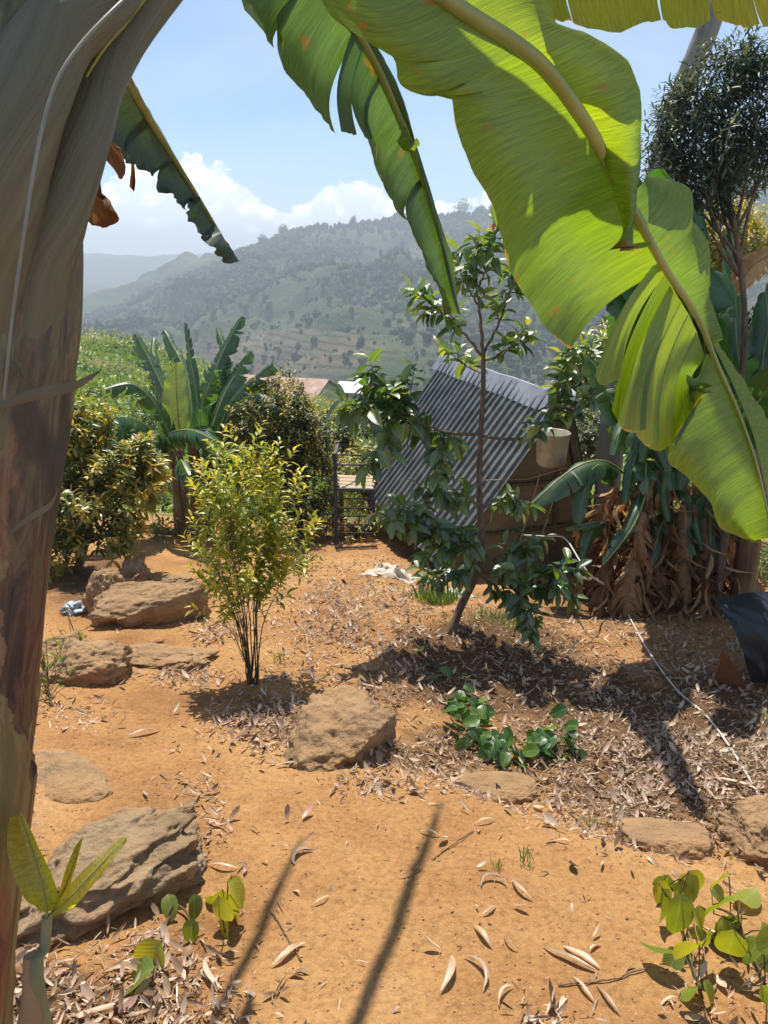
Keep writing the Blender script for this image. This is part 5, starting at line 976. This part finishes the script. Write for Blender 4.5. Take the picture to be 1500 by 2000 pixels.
def hs_mat():
    m, N, L, out = newmat('old_banana_stem'); tcn = N('ShaderNodeTexCoord'); at = N('ShaderNodeAttribute', attribute_name='rnd'); uv = N('ShaderNodeUVMap')
    mp = N('ShaderNodeMapping', inp={0: uv.outputs[0], 'Scale': (16, 3.2, 1)}); a = N('ShaderNodeTexNoise', inp={'Vector': mp.outputs[0], 'Scale': 1.5, 'Detail': 11.0, 'Roughness': .72, 'Distortion': .6})
    c1 = ramp(N, a.outputs[0], [(.32, (.04, .036, .024)), (.48, (.12, .105, .06)), (.6, (.17, .17, .08)), (.72, (.22, .19, .12))])
    c2 = ramp(N, a.outputs[0], [(.34, (.015, .008, .006)), (.43, (.08, .028, .016)), (.49, (.17, .06, .03)), (.54, (.3, .15, .07)), (.6, (.2, .18, .045)), (.7, (.07, .022, .018))])
    bl = N('ShaderNodeTexNoise', inp={'Vector': mp.outputs[0], 'Scale': .35, 'Detail': 4.0})
    f = N('ShaderNodeMapRange', inp={'Value': mth(N, 'ADD', at.outputs['Fac'], mth(N, 'MULTIPLY', mth(N, 'SUBTRACT', bl.outputs[0], .5), .5)), 'From Min': .22, 'From Max': .45})
    wn = N('ShaderNodeTexNoise', inp={'Vector': uv.outputs[0], 'Scale': 5., 'Detail': 6.0, 'Roughness': .65})
    wv = N('ShaderNodeVectorMath', operation='ADD', inp={0: uv.outputs[0], 1: N('ShaderNodeVectorMath', operation='SCALE', inp={0: wn.outputs['Color'], 'Scale': .16}).outputs[0]})
    vp = N('ShaderNodeTexVoronoi', inp={'Vector': N('ShaderNodeMapping', inp={0: wv.outputs[0], 'Scale': (11, 3.4, 1)}).outputs[0], 'Scale': 1.})
    vs = N('ShaderNodeSeparateColor', inp={0: vp.outputs['Color']})
    patch = ramp(N, vs.outputs[0], [(0, (.045, .025, .016)), (.25, (.24, .085, .04)), (.5, (.22, .18, .06)), (.7, (.27, .17, .09)), (.85, (.1, .035, .02))], 'CONSTANT')
    c2 = mix(N, .6, c2, patch)
    col = mix(N, f.outputs[0], c1, c2)
    p2 = N('ShaderNodeTexNoise', inp={'Vector': N('ShaderNodeMapping', inp={0: tcn.outputs['Object'], 'Scale': (5, 5, 2.2)}).outputs[0], 'Scale': 1.5, 'Detail': 5.0})
    pf = N('ShaderNodeMapRange', inp={'Value': p2.outputs[0], 'From Min': .54, 'From Max': .6, 'To Max': .8}); col = mix(N, pf.outputs[0], col, (.045, .032, .022))
    b = N('ShaderNodeBump', inp={'Height': a.outputs[0], 'Strength': .5, 'Distance': .008})
    p = N('ShaderNodeBsdfPrincipled', inp={'Base Color': col, 'Roughness': .6, 'Specular IOR Level': .35, 'Normal': b.outputs[0]}); L.new(p.outputs[0], out.inputs[0]); return m
M['herostem'] = hs_mat()
M['heropet'] = pmat('banana_petiole', [(.3, (.085, .075, .042)), (.5, (.12, .105, .06)), (.65, (.14, .13, .07)), (.8, (.17, .15, .09))], 1.6, .55, 7, .35, .004, (14, 2.2, 1), coord='UV', spec=.4, second=(.35, .52, .66, (.085, .06, .04)))
M['rim'] = pmat('sheath_rim', [(.3, (.16, .16, .12)), (.7, (.24, .24, .19))], 10, .5, 4, .1, .003)
hero()
# --- left banana clump
def clump_left():
    b = G(372, 1042); D = dep(b); o = thing('banana_plant', 'banana clump with upright torn leaves in the left middle distance', 'banana plant', tuple(b))
    for k, (x0, y0, x1, y1, r_) in enumerate(((352, 1040, 330, 860, .07), (385, 1045, 375, 850, .1), (402, 1030, 415, 860, .09), (362, 1030, 350, 880, .06))):
        bb = P(x0, y0, D+.15*k-.2); bb[2] = terrain(bb[0], bb[1])-.05; stem(o, [bb, (bb+P(x1, y1, D+.15*k-.2))/2+[.02, 0, 0], P(x1, y1, D+.15*k-.2)], r_, r_*.6, n=20)
    LV = [([(345, 890), (310, 800), (262, 752), (205, 760)], .18, .3, -.3), ([(420, 880), (455, 800), (505, 770), (545, 800)], .18, .35, -.3), ([(400, 870), (440, 800), (440, 700), (425, 640)], .15, .5, .3), ([(350, 870), (320, 780), (300, 700), (300, 660)], .14, .55, .4), ([(345, 905), (300, 860), (250, 850), (200, 885)], .2, .3, -.5), ([(350, 880), (330, 790), (300, 720), (264, 652)], .22, .4, .1), ([(375, 870), (372, 780), (355, 710), (320, 645)], .2, .5, .3), ([(390, 870), (385, 780), (372, 700), (362, 630)], .10, .3, 0), ([(400, 870), (405, 780), (430, 700), (473, 618)], .22, .35, .2), ([(405, 870), (430, 790), (460, 730), (490, 685)], .2, .6, .2), ([(410, 880), (450, 790), (490, 745), (532, 710)], .22, .35, -.2),
          ([(345, 890), (290, 835), (240, 815), (172, 832)], .3, .15, -.7), ([(350, 880), (380, 830), (400, 850), (425, 890)], .22, .3, -.5), ([(350, 890), (310, 845), (290, 850), (262, 880)], .26, .2, -.6), ([(350, 890), (330, 850), (370, 840), (420, 860)], .22, .35, -.7), ([(350, 910), (320, 870), (280, 845), (230, 858)], .24, .3, -.4), ([(340, 900), (300, 885), (265, 855), (270, 830)], .2, .25, .2), ([(420, 890), (450, 850), (480, 840), (500, 870)], .22, .4, .1), ([(360, 890), (350, 830), (345, 770), (343, 708)], .2, .97, 0), ([(378, 890), (378, 850), (375, 800), (372, 750)], .2, .3, .2),
          ([(415, 900), (440, 900), (470, 930), (480, 970)], .2, .25, -.2), ([(340, 910), (310, 920), (285, 960), (290, 1000)], .2, .25, .2), ([(395, 890), (400, 880), (395, 850), (390, 800)], .22, .4, -.3), ([(425, 890), (450, 830), (470, 790), (470, 760)], .2, .3, .2), ([(350, 900), (355, 900), (370, 930), (400, 960)], .2, .55, -.4), ([(390, 860), (396, 790), (410, 750), (418, 725)], .16, .5, -.2)]
    for k, (p, w, rv, dz) in enumerate(LV):
        dr = .85; z = np.linspace(0, dz*2, len(p)); pts = [P(x, y, D+zz) for (x, y), zz in zip(p, z)]
        banana_leaf(o, pts, w*1.0, 'ban', rv, (dr, dr) if rv < .9 else (-.2, -.2), 18 if rv < .9 else 0, .014, 100+k, 60, 5, gap=.35, shear=.45, up=(0.1, -.6, .8) if rv < .9 else (0, -1, .1))
clump_left()
# --- right banana clump with dead leaves
def clump_right():
    b = G(1265, 1185); D = dep(b)+.1; o = thing('banana_plant', 'banana clump with many dead brown leaves round its stems on the right', 'banana plant', tuple(b))
    for x0, y0, x1, y1, r_, mt in ((1228, 1170, 1232, 900, .065, 'pseud'), (1262, 1190, 1258, 900, .08, 'pseud'), (1305, 1195, 1372, 1010, .045, 'pseud'), (1290, 1180, 1300, 920, .075, 'pseud'), (1345, 1190, 1375, 930, .07, 'pseud'), (1190, 1130, 1215, 960, .05, 'pseud')):
        bb = P(x0, y0, D); bb[2] = terrain(bb[0], bb[1])-.05; stem(o, [bb, (bb+P(x1, y1, D))/2, P(x1, y1, D)], r_, r_*.6, mt, n=24, rough=.2)
    q = lambda l: [P(x, y, D+z) for x, y, z in l]
    for k, (p, w, rv, dr) in enumerate((([(1225, 930, 0), (1180, 900, -.15), (1120, 915, -.3), (1040, 982, -.4)], .2, .35, (.5, 1.3)), ([(1262, 920, 0), (1262, 960, -.35), (1235, 1030, -.5), (1180, 1102, -.5)], .15, .2, (1.1, 1.1)), ([(1372, 1010, 0), (1385, 1005, -.25), (1388, 1050, -.35), (1382, 1128, -.35)], .14, .5, (.4, .4)),
            ([(1232, 900, 0), (1250, 850, -.2), (1290, 850, -.4), (1310, 920, -.5)], .18, .35, (.9, .9)), ([(1240, 920, 0), (1260, 900, -.3), (1262, 930, -.5), (1265, 965, -.5)], .13, .45, (.6, .6)), ([(1215, 1050, 0), (1190, 1020, -.2), (1160, 1020, -.3), (1105, 1032, -.3)], .08, .4, (.8, .8)), ([(1290, 920, 0), (1240, 800, .1), (1200, 760, .1), (1160, 780, .1)], .17, .5, (.8, .8)), ([(1300, 920, 0), (1210, 700, .3), (1215, 640, .3), (1222, 590, .3)], .14, .65, (.3, .3)),
            ([(1240, 920, .2), (1200, 800, .3), (1150, 700, .3), (1100, 700, .3)], .15, .6, (.7, .7)), ([(1375, 940, 0), (1400, 820, 0), (1440, 760, .1), (1500, 780, .2)], .22, .3, (.8, .8)), ([(1370, 930, .3), (1420, 900, .2), (1470, 920, .1), (1520, 1010, 0)], .2, .35, (.9, .9)))):
        banana_leaf(o, q(p), w, 'ban', rv, dr, 6, .012, 200+k, 40, 6, up=(0, -.35, .94) if k not in (1, 2) else (0, -1, .2))
    for k, (p, w) in enumerate(((([(1290, 900, .1), (1260, 600, .1), (1200, 480, -.1), (1120, 430, -.4)]), .3), (([(1300, 880, .1), (1320, 600, 0), (1340, 450, -.3), (1320, 410, -.8)]), .3), (([(1300, 900, .1), (1240, 620, .1), (1180, 560, 0), (1100, 600, -.2)]), .26), (([(1290, 900, .1), (1270, 560, 0), (1150, 330, -.25), (1185, 320, -1.), (1223, 328, -1.5)]), .14), (([(1290, 900, .1), (1280, 500, .1), (1220, 300, -.1), (1160, 250, -.4)]), .32), (([(1300, 900, .2), (1350, 640, .3), (1385, 520, .1), (1370, 400, -.1)]), .32), (([(1375, 900, .1), (1375, 600, .1), (1350, 430, -.2), (1290, 330, -.7)]), .3), (([(1375, 900, 0), (1600, 600, 0), (1750, 500, -.4), (1900, 700, -.8)]), .3), (([(1400, 900, 0), (1550, 700, -.4), (1700, 650, -.9), (1850, 800, -1.3)]), .3))):  # leaves mostly out of view, added to cast shade on the right-hand ground
        p = [(x, y, z-1.15*(i > 0)) for i, (x, y, z) in enumerate(p)]; banana_leaf(o, q(p), w, 'ban', .35, (.5, .5), 5, .016, 260+k, 44, 6, up=(0, -.2, .97))
    rng = np.random.default_rng(5)
    for k in range(24):
        x = rng.uniform(1190, 1420); y = rng.uniform(920, 1130); hgt = rng.uniform(70, 210); dz = rng.uniform(-.4, .25); x2 = x+rng.normal(0, 42)+(x-1290)*.2
        p = q([(x, y, dz), (x+(x2-x)*.3, y-12, dz-.08), (x2, y+hgt*.4, dz-.12), (x2+rng.normal(0, 12), min(y+hgt, 1215+rng.uniform(-30, 40)), dz-.1)])
        banana_leaf(o, p, rng.uniform(.06, .2), 'bdead', rng.uniform(.15, .8), (rng.uniform(.3, 1.2), rng.uniform(.5, 1.3)), 13, .006, 300+k, 50, 6, name='dead_leaf', gap=1., shear=.9, up=(0, -1, .15), ribm='bdeadrib')
    m = MB(); nf = 950; x = rng.uniform(1185, 1435, nf); yy = rng.uniform(950, 1200, nf); pp = P(x, yy, D+rng.uniform(-.45, .3, nf)); d = np.stack([rng.normal(0, .45, nf), rng.normal(-.1, .4, nf), -np.ones(nf)+.5*(rng.random(nf) < .25)], 1)
    scatter(m, leaf_tpl(6, .16, .7, .5, .5, .35), pp, d, rdir(nf, rng), rng.uniform(.08, .34, nf), rng.random(nf), rng.uniform(.4, 1.8, nf)); sh_ = m.build('dead_shreds', M['bdead'], o)
    for k in range(17):
        x = rng.uniform(1200, 1430); y = rng.uniform(860, 1110); s_ = rng.choice([-1, 1])
        banana_leaf(o, q([(x, y, 0), (x+s_*20, y-60, -.15), (x+s_*55, y-50, -.3), (x+s_*80, y+rng.uniform(10, 60), -.4)]), rng.uniform(.08, .17), 'ban', rng.uniform(.3, .8), (.7, .8), 4, .007, 480+k, 30, 5, up=(0, -.5, .85))
    p = [(1380, 1160, -.3), (1375, 1200, -.4), (1368, 1260, -.5), (1372, 1325, -.5)]
    banana_leaf(o, q(p), .03, 'bdead', .8, (.9, 1.2), 14, .006, 444, 40, 4, name='dead_leaf', gap=.6, up=(0, -1, .15), ribm='bdeadrib')
clump_right()
def edge_banana():
    D = 5.6; b = P(1480, 1010, D); b[2] = terrain(b[0], b[1]); o = thing('banana_plant', 'dark broad-leaved banana plant at the right edge behind the big leaf', 'banana plant', tuple(b)); q = lambda l: [P(x, y, D+z) for x, y, z in l]
    stem(o, [b-[0, 0, .05], P(1475, 950, D), P(1470, 880, D)], .1, .07)
    for k, (p, w, rv) in enumerate((([(1452, 830, 0), (1448, 740, 0), (1440, 680, -.05), (1436, 620, 0)], .17, .22), ([(1470, 880, 0), (1440, 700, .1), (1400, 620, .1), (1395, 560, .1)], .16, .2), ([(1470, 880, 0), (1490, 700, 0), (1500, 640, 0), (1495, 570, 0)], .18, .18), ([(1465, 880, 0), (1430, 520, .3), (1428, 470, .3), (1432, 410, .3)], .1, .25), ([(1470, 880, 0), (1500, 780, -.1), (1540, 760, -.1), (1600, 800, -.1)], .2, .3), ([(1470, 860, 0), (1400, 800, 0), (1350, 790, 0), (1300, 830, 0)], .2, .2), ([(1480, 870, 0), (1540, 560, 0), (1560, 500, 0), (1590, 430, 0)], .2, .35))):
        banana_leaf(o, q(p), w, 'ban', rv, (.3, .3), 2, .012, 500+k, 40, 6, up=(0, -1, .2))
    banana_leaf(o, q([(1530, 480, -.4), (1500, 500, -.4), (1465, 525, -.4), (1438, 572, -.4)]), .14, 'bdead', .65, (.5, .8), 4, .008, 600, 40, 6, name='dead_leaf', up=(0, -1, .2), ribm='bdeadrib')
edge_banana()
def seedling():
    b = G(72, 2030); D = .95; o = thing('banana_seedling', 'banana seedling with three bright leaves in front of the layered rock at lower left', 'seedling', tuple(b)); q = lambda l: [P(x, y, D+z) for x, y, z in l]
    b2 = P(72, 2030, D); b2[2] = min(b2[2], terrain(b2[0], b2[1])-.03)
    stem(o, [b2, P(80, 1960, D), P(86, 1880, D), P(92, 1790, D)], .017, .007, 'pseudgreen', n=24)
    m = MB(); L_ = resample(np.array([P(66, 1990, D), P(72, 1920, D), P(70, 1860, D)]), 10); tube(m, L_+[-.003, -.004, 0], np.linspace(.016, .011, 10), 12); m.build('dry_sheath', M['bdeadrib'], o)
    for k, (p, w, rv) in enumerate((([(92, 1795, 0), (88, 1760, -.02), (72, 1690, -.02), (38, 1588, 0)], .026, .75), ([(92, 1795, 0), (118, 1755, 0), (140, 1700, .03), (162, 1636, .05)], .013, .7), ([(92, 1795, 0), (130, 1760, -.03), (180, 1705, -.03), (245, 1636, .0)], .014, .85))):
        banana_leaf(o, q(p), w, 'hero', rv+.12, (-.1, -.1), 0, .0022, 700+k, 30, 6, up=(0, -.9, .45))
M['pseudgreen'] = pmat('seedling_stem', [(.3, (.16, .17, .07)), (.7, (.3, .26, .14))], 12, .6, 4, .2, .003)
seedling()

# ================================================================ haze
def haze():
    m = bpy.data.materials.new('haze'); m.use_nodes = True; m.node_tree.nodes.clear(); N, L = NT(m.node_tree); out = N('ShaderNodeOutputMaterial')
    v = N('ShaderNodeVolumePrincipled', inp={'Color': (.78, .86, .95, 1), 'Density': HAZE, 'Anisotropy': .25}); L.new(v.outputs[0], out.inputs['Volume'])
    mb = MB(); box(mb, (0, 1600, -32), (3600, 1900, 125)); tag(mb.build('haze', m, smooth=False), 'thin blue haze filling the valley air', 'haze', kind='stuff')
HAZE = .00072
haze()
